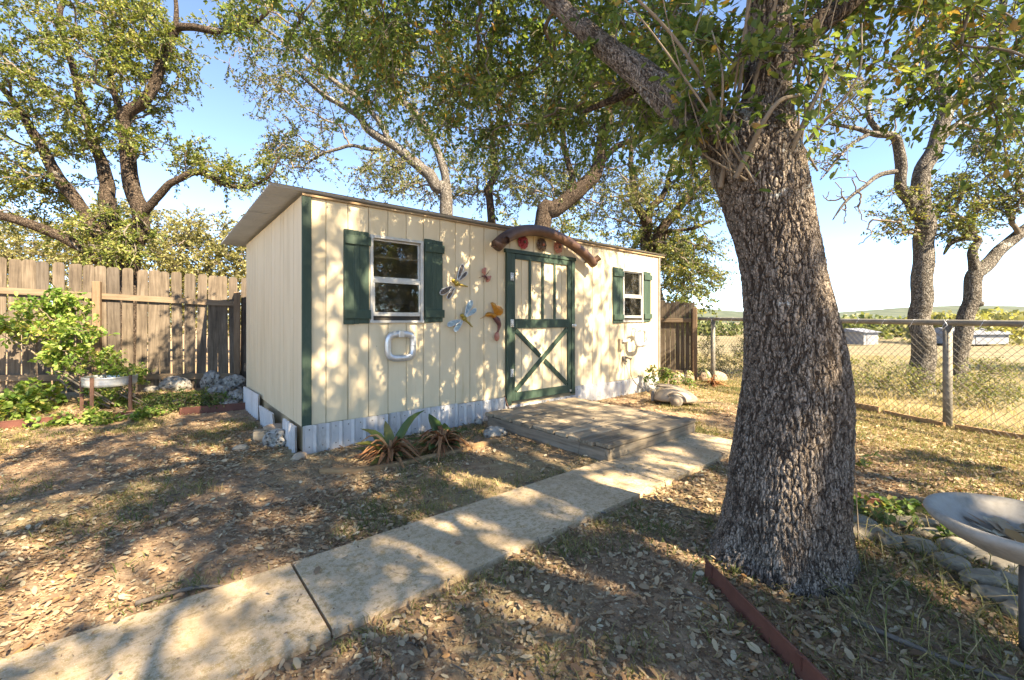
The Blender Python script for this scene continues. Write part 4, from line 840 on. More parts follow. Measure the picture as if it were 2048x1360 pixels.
# --- grey oaks beyond the chain-link fence
sparse('two_stemmed_oak', 'tall grey two-stemmed oak just beyond the wire fence', (7.1, 7.5, 0),
       [([(7.15, 7.5, -0.1), (7.12, 7.5, 0.12), (7.1, 7.5, 0.81), (7.13, 7.5, 1.59), (7.16, 7.5, 2.46), (7.1, 7.5, 3.07), (7.09, 7.5, 3.59), (7.3, 7.5, 4.19), (7.47, 7.5, 4.76), (7.46, 7.5, 5.23), (7.25, 7.5, 5.67), (6.99, 7.5, 6.36)], [0.29, 0.215, 0.19, 0.18, 0.172, 0.168, 0.155, 0.14, 0.128, 0.105, 0.075, 0.045]),
        ([(7.06, 7.5, 2.98), (6.81, 7.45, 3.31), (6.64, 7.4, 3.64), (6.57, 7.35, 4.14), (6.42, 7.3, 4.35), (6.13, 7.3, 4.37), (5.83, 7.3, 4.47), (5.37, 7.3, 4.54)], [0.11, 0.108, 0.10, 0.09, 0.075, 0.058, 0.045, 0.027]),
        ([(7.46, 7.5, 4.84), (7.81, 7.5, 5.15), (8.16, 7.5, 5.67), (8.46, 7.5, 6.28), (8.55, 7.5, 7.14)], [0.12, 0.11, 0.09, 0.07, 0.05]),
        ([(7.32, 7.5, 4.28), (7.75, 7.4, 4.67), (8.24, 7.3, 4.87), (8.91, 7.3, 5.3)], [0.07, 0.06, 0.045, 0.03]),
        ([(6.6, 7.4, 3.81), (6.21, 7.3, 3.69), (5.83, 7.2, 3.45), (5.54, 7.2, 3.2), (5.34, 7.2, 2.91)], [0.05, 0.045, 0.036, 0.026, 0.012]),
        ([(6.04, 7.3, 4.39), (5.63, 7.2, 4.16), (5.34, 7.2, 3.83), (5.13, 7.2, 3.58)], [0.035, 0.03, 0.024, 0.010]),
        ([(6.21, 7.3, 4.39), (6, 7.3, 4.71), (6.04, 7.3, 5.04), (5.87, 7.3, 5.38)], [0.06, 0.05, 0.04, 0.02])],
       [(34, (5.87, 7.3, 4.96), (0.9, 0.6, 0.6)), (6, (5.29, 7.2, 4.08), (0.3, 0.3, 0.3)), (70, (8.12, 7.5, 6.28), (1.2, 0.9, 1.0)), (24, (6.64, 7.4, 3.04), (0.5, 0.4, 0.5)), (40, (8.26, 7.4, 4.58), (0.7, 0.5, 0.7))], 'leaf_yellow', 35, 'bark_grey', 5, 10, (0.045, 0.07), 0.34, bare=[(26, (5.38, 7.2, 3.66), (0.35, 0.3, 0.45)), (18, (5.75, 7.2, 2.91), (0.3, 0.25, 0.45)), (14, (6.46, 7.3, 2.68), (0.3, 0.3, 0.3))], girth=0.85)
sparse('crooked_oak', 'grey crooked oak leaning right behind the fence post', (7.75, 7.6, 0),
       [([(7.55, 7.6, -0.1), (7.74, 7.6, 0.06), (7.89, 7.6, 0.81), (8.03, 7.6, 1.42), (8.1, 7.6, 1.95), (8.24, 7.6, 2.14), (8.58, 7.6, 2.48), (9, 7.6, 2.81), (9.54, 7.6, 3.18)], [0.23, 0.17, 0.148, 0.14, 0.142, 0.13, 0.11, 0.10, 0.07]),
        ([(8.12, 7.6, 2.05), (8.09, 7.6, 2.39), (8.17, 7.55, 2.66), (7.86, 7.5, 2.65), (7.6, 7.5, 2.56), (7.49, 7.5, 2.37)], [0.10, 0.085, 0.07, 0.06, 0.045, 0.02]),
        ([(8, 7.6, 1.47), (8.16, 7.5, 1.54)], [0.07, 0.055])],
       [(70, (8.22, 7.6, 3.36), (0.95, 0.6, 0.55)), (70, (8.84, 7.6, 3.97), (0.7, 0.6, 0.9)), (20, (7.6, 7.5, 2.81), (0.35, 0.3, 0.3))], 'leaf_yellow', 36, 'bark_grey', 5, 11, (0.045, 0.07), 0.32, girth=0.85)

# --- golden trees far behind the left fence and a few far trees behind the shed
def far_tree(name, label, x, y, top, rx, seed, matl, n=190, zlo=1.5, group=None, size=(0.09, 0.17)):
    t = Tree(name, label, 'tree', (x, y, -0.4), group, seed, 0.014)
    t.limb([(x, y, -0.5), (x + 0.2, y, top * 0.3), (x - 0.2, y, top * 0.6)], [0.28, 0.22, 0.12], 'trunk', 'bark_grey', 10)
    rr = np.random.default_rng(seed); zc = (top + zlo) / 2
    t.grow(ell(rr, n, (x, y, zc), (rx, rx * 0.8, (top - zlo) / 2), 0.45), 'twig'); t.leaves(matl, tw=7, per=15, length=0.95, size=size, twr=0.006, spread=1.0, tpl=LEAF4, width=1.3)
far = [(-31.5, 24, 9.2, 3.6, 'widest golden-green tree at the far picture edge behind the fence'), (-25.5, 24.5, 7.2, 3.4, 'golden-green tree behind the twisting oak trunk'), (-20.0, 23, 7.9, 3.2, 'golden-green tree rising right of the twisting oak trunk'), (-15.6, 22.5, 7.0, 2.8, 'golden-green tree beside the shed roof corner')]
for k, (x, y, top, rx, lb) in enumerate(far): far_tree('golden_tree', lb, x, y, top, rx, 41 + k, 'leaf_gold', 280, 0.6, 'golden trees beyond the left fence')
for k, (x, y, top, rx, lb) in enumerate([(2.2, 24, 8.5, 3.2, 'pale far tree showing through the branches above the shed door'), (-3.2, 26, 7.5, 3.0, 'pale far tree low behind the roof beside the leaning oak'), (7.4, 22, 6.2, 2.6, 'yellow-green far tree behind the gate panel')]):
    far_tree('far_tree', lb, x, y, top, rx, 51 + k, 'leaf_yellow' if k == 2 else 'leaf_sparse', 110, 0.5, 'far trees behind the shed', (0.12, 0.22))

def copy_tree(o, label, loc, rz, sc):
    c = o.copy(); COL.objects.link(c); c.location = loc; c.rotation_euler = (0, 0, rz); c.scale = (sc, sc, sc); c['label'] = label; c['group'] = 'unseen trees added around the yard'
    for ch in o.children: d = ch.copy(); COL.objects.link(d); d.parent = c
src = bpy.data.objects['golden_tree.003']  # unseen copies added to give the shed windows something to reflect
for k, (x, y, sc, lb) in enumerate([(15, -2.5, 1.0, 'unseen bushy tree added on the sunny side of the yard for window reflections'), (18, 3.0, 1.1, 'unseen bushy tree added past the wire fence for window reflections'), (17, 9.0, 0.8, 'unseen bushy tree added far along the wire fence for window reflections'), (14, -8.0, 1.2, 'unseen bushy tree added behind the viewpoint for window reflections')]): copy_tree(src, lb, (x, y, -0.6), k * 1.9, sc)

# ------------------------------------------------------------ far field: hedge trees, buildings, hills
def bush_mass(name, label, pts, leafm, seed, size, per):
    rr = np.random.default_rng(seed); P, T = [], []
    for x, y, z, rx, rz in pts:
        q = rr.normal(0, 1, (per, 3)); q /= np.linalg.norm(q, axis=1)[:, None]; q *= rr.uniform(0.75, 1.05, per)[:, None] * (1 + 0.35 * (fbm(q * 2.2 + x, 3, seed) - 0.45))[:, None]
        P.append(np.array([x, y, z]) + q * np.array([rx, rx, rz])); T.append(np.clip(rr.uniform(0, 1, per) * 0.7 + 0.3 * rr.random(), 0, 1))
    P, T = np.vstack(P), np.concatenate(T); n = len(P)
    me = leaves_mesh(name, P, rr.normal(0, 1, (n, 3)), rr.uniform(-1.5, 1.5, n), rr.uniform(size * 0.6, size * 1.3, n), T, LEAF4, 1.8); o = link(name, me, leafm); tag(o, label, 'trees', kind='stuff'); return o
r = np.random.default_rng(61)
pts = []
for k in range(90):
    y = r.uniform(85, 130); x = r.uniform(-0.2, 1.7) * y; rz = r.uniform(1.6, 3.0); pts.append((x, y, -1.8 + rz * 0.5, r.uniform(2.5, 5.0), rz))
bush_mass('treeline', 'distant band of olive green trees along the field edge', pts, 'leaf_sparse', 62, 1.0, 240)
pts = [(r.uniform(0.95, 1.6) * y, y, -0.3, r.uniform(2.5, 4), r.uniform(2.2, 3.4)) for y in r.uniform(60, 72, 22)]
bush_mass('hedge_trees', 'nearer yellow-green trees beyond the field, right of the grey trunks', pts, 'leaf_gold', 63, 0.7, 420)
def building(label, x, y, w, d, h, roof_h, rz):
    b = tag(empty('barn', (x, y, -1.85), rz), label, 'building', 'barns across the field'); wl = MB().box((-w / 2, -d / 2, 0), (w / 2, d / 2, h)).build('wall', 'far_white', b)
    MB().add([(-w / 2 - 0.3, -d / 2 - 0.4, h), (w / 2 + 0.3, -d / 2 - 0.4, h), (w / 2 + 0.3, d / 2 + 0.4, h), (-w / 2 - 0.3, d / 2 + 0.4, h), (-w / 2 - 0.3, 0, h + roof_h), (w / 2 + 0.3, 0, h + roof_h)], [(0, 1, 5, 4), (2, 3, 4, 5), (0, 4, 3), (1, 2, 5), (0, 3, 2, 1)]).build('roof', 'far_grey', b)
    MB().box((-w * 0.3, -d / 2 - 0.06, 0), (-w * 0.1, -d / 2 - 0.01, h * 0.8)).build('door', 'far_grey', b)
building('small white barn seen left of the grey trunks', 45.8, 58, 3.4, 4.0, 1.6, 0.5, R(25))
building('long low pale barn with grey roof behind the grey trunks', 62.2, 60, 7.4, 6.0, 1.3, 0.9, R(12))
building('grey shed seen between big oak and small white barn', 39.0, 59, 5.0, 4.0, 1.9, 0.9, R(10))
def hill(name, label, y, x0, x1, zf, depth, seed):
    n, m = 260, 14; xs_ = np.linspace(x0, x1, n); V = []
    for j in range(m):
        f = j / (m - 1); prof_ = math.sin(min(f * 1.25, 1.0) * math.pi / 2)
        z = zf(xs_) * prof_; V.append(np.stack([xs_, np.full(n, y + depth * f), -4 + z + 5.5 * prof_ * (n2(xs_, np.full(n, f * 300), 0.045, seed, 4) - 0.45)], 1))
    V = np.vstack(V); ii_ = (np.arange(m - 1)[:, None] * n + np.arange(n - 1)[None]).ravel()
    return tag(link(name, big_mesh(name, V, np.stack([ii_, ii_ + 1, ii_ + n + 1, ii_ + n], 1)), 'hill'), label, 'hill', kind='structure')
hill('hills', 'low wooded hills on the horizon', 900, -1500, 2600, lambda x: 25 + 8 * np.sin(x / 260 + 0.4) + 30 * np.exp(-((x - 1250) / 300) ** 2) + 10 * np.exp(-((x - 480) / 120) ** 2), 400, 71)

# ------------------------------------------------------------ things hung on the front wall (u, z on the wall, v towards the yard)
def hung(name, label, cat, u, z, v=-0.004, group=None):
    x, y = from_shed(u, v); return tag(empty(name, (x, y, z), SA), label, cat, group)
# arched pipe
pc = [(2.175, 2.145), (2.33, 2.27), (2.56, 2.375), (2.86, 2.425), (3.2, 2.405), (3.55, 2.315), (3.85, 2.19), (4.03, 2.08)]
pa = hung('arched_pipe', 'curved rusty brown pipe arching over the green shed door', 'pipe', 3.1, 2.3, -0.135)
pp = spline([(u - 3.1, 0, z - 2.3) for u, z in pc], 6); MB().tube(pp, np.linspace(0.079, 0.066, len(pp)), 20).build('pipe_bend', 'pipe', pa)
def stub(c, dv, ln, r0):
    c, dv = np.array(c), np.array(dv, float); dv /= np.linalg.norm(dv); o = MB().tube([c, c + dv * ln], r0, 18, False).tube([c + dv * ln, c + dv * ln * 0.2], r0 * 0.84, 18, False).build('stub', 'pipe', pa)
    MB().tube([c + dv * ln * 0.3, c + dv * ln * 0.35], r0 * 0.85, 18).build('bore_shade', 'dark', o)  # dark plug stands in for the shade inside the hollow stub
stub(pp[3] + np.array([0, -0.04, 0]), (0.15, -1, 0.05), 0.07, 0.045); stub(pp[-2] + np.array([0.0, -0.02, 0.02]), (0.75, -0.55, 0.7), 0.10, 0.044)
for e in (pp[1], pp[-3]): MB().tube([e + np.array([0, 0.02, 0]), e + np.array([0, 0.13, 0])], 0.012, 8).build('bracket', 'rust_rod', pa)
MB().tube([pp[0], pp[0] + np.array([-0.05, 0, -0.02])], 0.012, 8).build('pin', 'rust_rod', pa)
# aluminium rings
def ring(label, u, z, v, w, h, stand):
    o = hung('aluminium_ring', label, 'ring', u, z, v, 'ribbed aluminium rings under the windows')
    n = 96; P = []; q = 3.6
    for k in range(n + 1):
        a = 2 * math.pi * k / n; c_, s_ = math.cos(a), math.sin(a); P.append((w * math.copysign(abs(c_) ** (2 / q), c_), 0, h * math.copysign(abs(s_) ** (2 / q), s_)))
    P = np.array(P); seg = np.r_[0, np.cumsum(np.linalg.norm(np.diff(P, axis=0), axis=1))]; tt = np.linspace(0, seg[-1], 160); P = np.stack([np.interp(tt, seg, P[:, j]) for j in range(3)], 1)
    rad = 0.034 * (1 + 0.07 * (np.arange(160) % 2)); P[-1] = P[0]
    MB().tube(P, rad, 10, False, up=[0, 1, 0], flat=0.7).build('ribbed_tube', 'foil', o)
    MB().box((-0.03, -0.028, h - 0.036), (0.03, 0.02, h + 0.036), 0.004).build('joint_band', 'foil', o)
    MB().tube([(0, 0.0, h), (0, -v - 0.002, h + 0.01)] if stand else [(0, -0.005, h), (0, 0.03, h)], 0.008, 8).build('hook', 'wire', o)
    return o
ring('rounded square aluminium ring hanging below the larger-looking left window', 0.968, 0.963, -0.034, 0.145, 0.128, False)
ring('rounded square aluminium ring standing off the wall below the far window', 5.20, 0.955, -0.17, 0.145, 0.132, True)
ob = hung('outlet_box', 'small beige outlet box beside the far aluminium ring', 'outlet box', 4.86, 0.86)
MB().box((-0.055, -0.05, -0.1), (0.055, 0.0, 0.08), 0.006).build('box_body', 'beige_plastic', ob); MB().box((-0.03, -0.09, 0.02), (0.17, -0.052, 0.075), 0.008).build('cover', 'white_plastic', ob)
op = hung('wall_tap', 'grey plug cluster with loose wires on the far sunlit wall', 'plug', 4.95, 0.60)
MB().box((-0.045, -0.035, -0.03), (0.045, 0.0, 0.05), 0.005).build('plate', 'cord', op)
MB().tube([(0, -0.04, 0.03), (0.03, -0.09, 0.02), (0.08, -0.09, 0.0)], 0.018, 8).tube([(-0.03, -0.04, -0.01), (-0.02, -0.08, -0.04)], 0.016, 8).build('plug_body', 'wire', op)
MB().tube(spline([(-0.02, -0.05, 0.02), (-0.07, -0.08, -0.02), (-0.04, -0.08, -0.07), (0.0, -0.07, -0.04), (-0.02, -0.05, 0.0)], 6), 0.004, 6).build('wire_loop', 'cord', op)
co = hung('power_cord', 'grey cord drooping from the plug cluster to the ground', 'cord', 4.95, 0.6)
MB().tube(spline([(0.08, -0.09, 0.0), (0.12, -0.06, -0.12), (0.18, -0.03, -0.3), (0.34, -0.05, -0.46), (0.45, -0.2, -0.585)], 8), 0.007, 6).build('cord_run', 'cord', co)
MB().tube(spline([(-0.1, -0.03, 0.17), (-0.12, -0.02, 0.05), (-0.17, -0.02, -0.12), (-0.15, -0.02, -0.2)], 8), 0.004, 6).build('thin_lead', 'cord', co)
# insects and bird
def flat_shape(out, th, y=-0.02, bulge=0.0):
    n = len(out); c = np.mean(out, axis=0); vs = [(x, y - th / 2, z) for x, z in out] + [(x, y + th / 2, z) for x, z in out] + [(c[0], y - th / 2 - bulge, c[1]), (c[0], y + th / 2 - bulge, c[1])]
    return vs, [(i, (i + 1) % n, 2 * n) for i in range(n)] + [(n + (i + 1) % n, n + i, 2 * n + 1) for i in range(n)] + [((i + 1) % n, i, n + i, n + (i + 1) % n) for i in range(n)]
def wing(o, root, tip, w, mat, rim):
    root, tip = np.array(root), np.array(tip); d_ = tip - root; ln = np.linalg.norm(d_); d_ = d_ / ln; nn_ = np.array([-d_[1], d_[0]]); out = []
    for k in range(20):
        a = 2 * math.pi * k / 20; t_ = 0.5 - 0.5 * math.cos(a); wd = w * math.sin(a) * (0.35 + 0.75 * t_); out.append(root + d_ * ln * t_ + nn_ * wd)
    vs, fs = flat_shape(out, 0.003, -0.035, 0.004); p = MB().add(vs, fs).build('wing', mat, o)
    MB().tube([(q[0], -0.036, q[1]) for q in out + out[:1]], 0.0042, 6, False).build('wing_rim', rim, p)
def dragonfly(label, at_, head, body, tail, wings, mat, rim):
    o = hung('dragonfly', label, 'wall ornament', at_[0], at_[1], -0.004, 'metal dragonflies on the wall')
    rel = lambda p: (p[0] - at_[0], p[1] - at_[1])
    b = MB(); h_, c_, t_ = map(np.array, (rel(head), rel(body), rel(tail))); b.ball((h_[0], -0.045, h_[1]), 0.024); b.ball((c_[0], -0.045, c_[1]), 0.03); m_ = (h_ + c_) / 2; b.ball((m_[0], -0.045, m_[1]), 0.02)
    for k in range(1, 7):
        q = c_ + (t_ - c_) * (0.12 + 0.88 * k / 6); b.ball((q[0], -0.04, q[1]), 0.0165 - 0.0012 * k)
    b.build('bead_body', 'gold', o)
    MB().tube([(h_[0], -0.05, h_[1]), (h_[0] - 0.02, -0.06, h_[1] + 0.05), (h_[0] - 0.005, -0.06, h_[1] + 0.085)], 0.002, 5).build('feeler', 'silver', o)
    for a, b_, w in wings: wing(o, rel(a), rel(b_), w, mat, rim)
dragonfly('dark bronze dragonfly ornament next to the left window shutter', (1.631, 1.672), (1.611, 1.694), (1.659, 1.661), (1.806, 1.637), [((1.673, 1.703), (1.753, 1.897), 0.035), ((1.693, 1.699), (1.809, 1.81), 0.028), ((1.611, 1.63), (1.442, 1.536), 0.04), ((1.638, 1.62), (1.537, 1.482), 0.03)], 'wing_dark', 'silver')
dragonfly('pale teal dragonfly ornament below the bronze dragonfly', (1.749, 1.27), (1.732, 1.294), (1.763, 1.259), (1.878, 1.163), [((1.777, 1.288), (1.878, 1.475), 0.045), ((1.792, 1.277), (1.944, 1.374), 0.035), ((1.728, 1.241), (1.537, 1.18), 0.04), ((1.749, 1.235), (1.631, 1.107), 0.038)], 'wing_blue', 'silver')
def poly_part(o, nm, pts, c, mat, y, th, bulge): vs, fs = flat_shape([(p[0] - c[0], p[1] - c[1]) for p in pts], th, y, bulge); return MB().add(vs, fs).build(nm, mat, o)
c_ = (2.079, 1.777); bf = hung('butterfly', 'small red-brown butterfly ornament left of the door', 'wall ornament', c_[0], c_[1])
poly_part(bf, 'wing', [(2.071, 1.783), (2.026, 1.822), (2.037, 1.866), (2.071, 1.884), (2.098, 1.883), (2.094, 1.834), (2.086, 1.79)], c_, 'coral', -0.03, 0.004, 0.008)
poly_part(bf, 'wing', [(2.083, 1.759), (2.117, 1.78), (2.163, 1.792), (2.175, 1.783), (2.156, 1.732), (2.125, 1.706), (2.094, 1.704)], c_, 'coral', -0.03, 0.004, 0.008)
a_, b_ = (2.026, 1.773), (2.109, 1.736); MB().tube([(a_[0] - c_[0], -0.035, a_[1] - c_[1]), (0, -0.04, 0), (b_[0] - c_[0], -0.035, b_[1] - c_[1])], [0.008, 0.014, 0.007], 8).build('body', 'plum', bf)
m = MB()
for p in ((2.148, 1.856), (2.132, 1.83), (1.988, 1.756), (2.048, 1.701)): m.tube([(0, -0.03, 0), (p[0] - c_[0], -0.03, p[1] - c_[1])], 0.0025, 5)
m.build('feelers', 'plum', bf)
c_ = (2.258, 1.273); hb = hung('hummingbird', 'amber hummingbird ornament with curved plum tail left of the door', 'wall ornament', c_[0], c_[1])
rl = lambda p, y=-0.04: (p[0] - c_[0], y, p[1] - c_[1])
poly_part(hb, 'wing', [(2.21, 1.317), (2.191, 1.379), (2.148, 1.453), (2.179, 1.463), (2.226, 1.445), (2.25, 1.418), (2.314, 1.409), (2.35, 1.375), (2.346, 1.331), (2.306, 1.299), (2.242, 1.298)], c_, 'orange', -0.045, 0.006, 0.02)
MB().tube(spline([rl((2.071, 1.291)), rl((2.117, 1.309)), rl((2.179, 1.304)), rl((2.226, 1.279))], 4), [0.006, 0.012, 0.02, 0.026, 0.028, 0.028, 0.028, 0.028, 0.028, 0.03, 0.03, 0.03, 0.03], 10).tube([rl((2.079, 1.291)), rl((1.996, 1.253))], [0.005, 0.002], 6).build('head', 'orange', hb)
MB().tube(spline([rl((2.21, 1.279)), rl((2.258, 1.242)), rl((2.29, 1.185)), rl((2.282, 1.128)), rl((2.266, 1.09))], 4), np.interp(np.linspace(0, 1, 17), [0, 0.25, 0.5, 0.8, 1], [0.028, 0.038, 0.028, 0.012, 0.012]), 10).build('tail', 'plum', hb)
q = rl((2.258, 1.034), -0.035); MB().ball(q, (0.038, 0.025, 0.06), 14, 9).build('blossom', 'coral', hb)
def flower(label, at_, mat, rad):
    o = hung('metal_flower', label, 'wall ornament', at_[0], at_[1], -0.004, 'metal flowers above the door')
    for lay, (n_, r_, y_) in enumerate(((10, rad, -0.02), (9, rad * 0.66, -0.04))):
        for k in range(n_):
            a = 2 * math.pi * (k + 0.5 * lay) / n_; d_ = np.array([math.cos(a), math.sin(a)]); nn_ = np.array([-d_[1], d_[0]]); w = r_ * 0.27
            out = [d_ * r_ * 0.12, d_ * r_ * 0.55 - nn_ * w * 0.8, d_ * r_ * 0.88 - nn_ * w, d_ * r_, d_ * r_ * 0.88 + nn_ * w, d_ * r_ * 0.55 + nn_ * w * 0.8]
            vs, fs = flat_shape(out, 0.004, y_, 0.012); MB().add(vs, fs).build('petal', mat, o)
    MB().ball((0, -0.055, 0), (rad * 0.22, 0.02, rad * 0.22), 12, 7).build('centre', 'bronze' if mat != 'bronze' else 'coral', o)
    MB().tube([(0, 0.0, 0), (0, -0.05, 0)], 0.006, 6).build('stem', 'rust_rod', o)
flower('deep red metal flower above the hinge side of the door', (2.711, 2.27), 'red', 0.095)
flower('bronze metal flower in the middle above the door', (3.05, 2.275), 'bronze', 0.095)
flower('coral red metal flower above the knob side of the door', (3.376, 2.276), 'coral', 0.092)

# ------------------------------------------------------------ rocks, stones and edging
def rock_mesh(name, size, seed, pits=0.0, flat=0.0, sub=4):
    bm = bmesh.new(); bmesh.ops.create_icosphere(bm, subdivisions=sub, radius=1.0); P = np.array([q.co[:] for q in bm.verts])
    rr = 1 + 0.55 * (fbm(P * 1.3 + seed, 3, seed) - 0.45) + 0.25 * (fbm(P * 4 + seed, 3, seed + 3) - 0.45)
    if pits:
        f1, f2 = worley(P * 2.3 + seed, seed); rr = rr - pits * 0.36 * sstep(0.44, 0.24, f1)
    Q = P * rr[:, None]
    if flat: Q[:, 2] = np.clip(Q[:, 2], -flat, flat * (1 + 0.12 * (fbm(P * 2 + 5, 2, seed) - 0.5)))
    Q = Q * np.array(size)
    for q, c in zip(bm.verts, Q): q.co = Vector(c)
    for f in bm.faces: f.smooth = True
    me = bpy.data.meshes.new(name); bm.to_mesh(me); bm.free(); return me
def rock(label, x, y, size, seed, mat='rock', pits=0.5, rz=0.0, dz=0.35, group=None, name='rock', flat=0.0, cat='rock', z=None):
    me = rock_mesh(name, size, seed, pits, flat); o = link(name, me, mat, None, (x, y, (G(x, y) if z is None else z) + size[2] * dz), rz); tag(o, label, cat, group); return o
gA = 'pitted limestone rocks by the picket fence'
rock('white pitted rock at the front corner of the shed', -2.33, 4.30, (0.13, 0.11, 0.12), 3, pits=0.9)
MB().box((-0.16, -0.07, 0), (0.13, 0.07, 0.10), 0.006).build('wood_block', 'deck', None, (-2.52, 4.52, 0.0), 0.5); tag(bpy.data.objects['wood_block'], 'grey wood block behind the white pitted rock', 'wood block')
rock('flat brown stone lying on the grey wood block', -2.44, 4.55, (0.17, 0.1, 0.04), 9, 'brown_stone', 0, 0.4, 0.3, name='stone', cat='stone', z=0.10)
rock('rounded tan stone at the foot of the corner trim', -1.90, 3.87, (0.062, 0.055, 0.05), 5, 'brown_stone', 0, name='stone', cat='stone')
rock('small pale stone in the grass left of the shed corner', -2.58, 4.12, (0.075, 0.05, 0.035), 6, 'flat_stone', 0, 0.5, name='stone', cat='stone')
for k, (x, y, s_, lb) in enumerate([(*(-5.175, 6.662), (0.22, 0.17, 0.17), 'big domed grey rock under the lower fence rail'), (*(-4.822, 6.951), (0.17, 0.14, 0.20), 'pointed pitted rock nearest the fence corner post'), (*(-4.468, 6.951), (0.25, 0.15, 0.15), 'long pitted rock piled against the corner post'), (*(-4.367, 6.425), (0.17, 0.13, 0.12), 'small pitted rock in the middle of the rock pile'), (*(-4.032, 6.341), (0.24, 0.13, 0.11), 'low white pitted rock at the front of the rock pile'), (*(-4, 6.008), (0.16, 0.10, 0.06), 'flattest grey rock just behind the red edging'), (*(-4.302, 6.212), (0.15, 0.11, 0.085), 'brown rounded rock beside the creeping ground plant'), (*(-5.419, 6.511), (0.11, 0.09, 0.06), 'small pale rock left of the domed rock'), (*(-5.447, 6.104), (0.10, 0.08, 0.06), 'small pale rock beside the feathery green plant')]):
    rock(lb, x, y, s_, 20 + k, 'brown_stone' if k == 6 else 'rock', 0.0 if k in (6, 7) else 0.85, k * 1.3, 0.35, gA)
MB().box((-0.11, -0.2, 0), (0.11, 0.2, 0.09), 0.006).build('concrete_block', 'flat_stone', None, (-3.72, 6.38, 0.06), 0.65); tag(bpy.data.objects['concrete_block'], 'grey concrete block beside the shed side wall', 'block')
rock('white rock among litter left of the wooden step', -0.18, 4.66, (0.15, 0.10, 0.07), 31, 'rock', 0.3, 0.4)
rock('flat reddish stone near the shed skirting', -0.12, 5.12, (0.12, 0.08, 0.035), 32, 'brown_stone', 0, 0.2, name='stone', cat='stone')
rock('small round pale stone against the skirting sheets', -0.40, 5.16, (0.055, 0.05, 0.045), 33, 'rock', 0, name='stone', cat='stone')
rock('tan squarish stone at the foot of the gate panel', 3.35, 8.65, (0.16, 0.13, 0.13), 34, 'brown_stone', 0, 0.3, name='stone', cat='stone')
rock('leaning tan slab stone against the gate post', 3.62, 8.85, (0.14, 0.1, 0.17), 35, 'brown_stone', 0, 0.9, name='stone', cat='stone')
rock('long brown stone between gate post and fence post', 4.12, 8.85, (0.3, 0.13, 0.15), 36, 'brown_stone', 0, 0.1, name='stone', cat='stone')
gS = 'flat limestone pieces in the stone bed'
stones = [((1712, 1062), 0.16, 0.10, 'pale stone touching the trunk, at the back of the stone bed'), ((1735, 1092), 0.17, 0.11, 'bright sunlit stone beside the trunk base'), ((1790, 1062), 0.13, 0.07, 'narrow stone at the back edge under the green weeds'), ((1845, 1065), 0.15, 0.07, 'tilted stone next to the green weeds'), ((1780, 1110), 0.11, 0.07, 'small stone between trunk and middle of the bed'), ((1838, 1122), 0.11, 0.08, 'rounded stone in the middle of the stone bed'), ((1868, 1095), 0.14, 0.06, 'slim stone under the bird bath rim'), ((1932, 1130), 0.18, 0.12, 'largest flat stone, below the bird bath bowl'), ((1905, 1162), 0.12, 0.06, 'thin stone in front of the largest flat stone'), ((2010, 1160), 0.13, 0.08, 'stone behind the bird bath pole'), ((1965, 1190), 0.14, 0.06, 'long grey stone left of the bird bath pole'), ((2025, 1195), 0.10, 0.06, 'small stone close to the bird bath pole'), ((2000, 1225), 0.13, 0.055, 'pointed stone in front of the bird bath pole'), ((2040, 1255), 0.09, 0.06, 'frontmost pale stone at the bird bath pole')]
SXY = [(2.013, 2.531), (1.942, 2.362), (2.241, 2.531), (2.385, 2.513), (1.985, 2.272), (2.084, 2.215), (2.29, 2.347), (2.287, 2.178), (2.082, 2.044), (2.339, 2.052), (2.11, 1.94), (2.225, 1.922), (2.057, 1.823), (2.037, 1.734)]
for k, ((x, y), (_, a, b, lb)) in enumerate(zip(SXY, stones)):
    o = rock(lb, x, y, (a * 0.66, b * 0.78, 0.055), 50 + k, 'flat_stone', 0.45, -0.5 + 0.5 * math.sin(k * 2.1), 0.25, gS, 'flat_stone', 0.7, 'stone'); o.rotation_euler = (0.12 * math.sin(k), 0.15 * math.cos(k * 1.7), o.rotation_euler[2])
def strip(name, label, pts, h, th, mat, cat, lean=0.0, slots=False, group=None):
    pts = spline(pts, 6) if len(pts) > 2 else np.array([np.array(pts[0]) + (np.array(pts[1]) - np.array(pts[0])) * f for f in np.linspace(0, 1, 8)]); b = pts[0]; o = tag(empty(name, (b[0], b[1], 0)), label, cat, group); d_ = np.gradient(pts, axis=0); d_ /= np.linalg.norm(d_, axis=1)[:, None]; nn_ = np.stack([-d_[:, 1], d_[:, 0]], 1)
    vs = []; n_ = len(pts)
    for p, q in zip(pts, nn_):
        g_ = G(*p)
        for z, k in ((-0.05, 0), (h, lean)):
            for s_ in (-th / 2, th / 2): e = p + q * (s_ + k) - b; vs.append((e[0], e[1], min(g_, h * 0.6) * 0.3 + z))
    fs = []
    for i_ in range(n_ - 1):
        a = i_ * 4; fs += [(a, a + 4, a + 6, a + 2), (a + 5, a + 1, a + 3, a + 7), (a + 2, a + 6, a + 7, a + 3)]
    fs += [(0, 2, 3, 1), (4 * n_ - 4, 4 * n_ - 3, 4 * n_ - 1, 4 * n_ - 2)]
    MB().add(vs, fs).build('band', mat, o)
    if mat == 'red_metal':
        e = [(p[0] - b[0] + q[0] * lean, p[1] - b[1] + q[1] * lean, min(G(*p), h * 0.6) * 0.3 + h) for p, q in zip(pts, nn_)]; MB().tube(e, th * 0.9, 8).build('rolled_lip', mat, o)
        if slots:
            for f in slots:
                k = int(f * (n_ - 1)); p, q = pts[k] - b, nn_[k]; MB().box((-0.012, -0.006, 0.03), (0.012, 0.006, h - 0.004), 0.001).build('stake_slot', mat, o, (p[0] - q[0] * 0.004 + q[0] * lean * 0.7, p[1] - q[1] * 0.004 + q[1] * lean * 0.7, 0.01), math.atan2(d_[k][1], d_[k][0]))
    return o
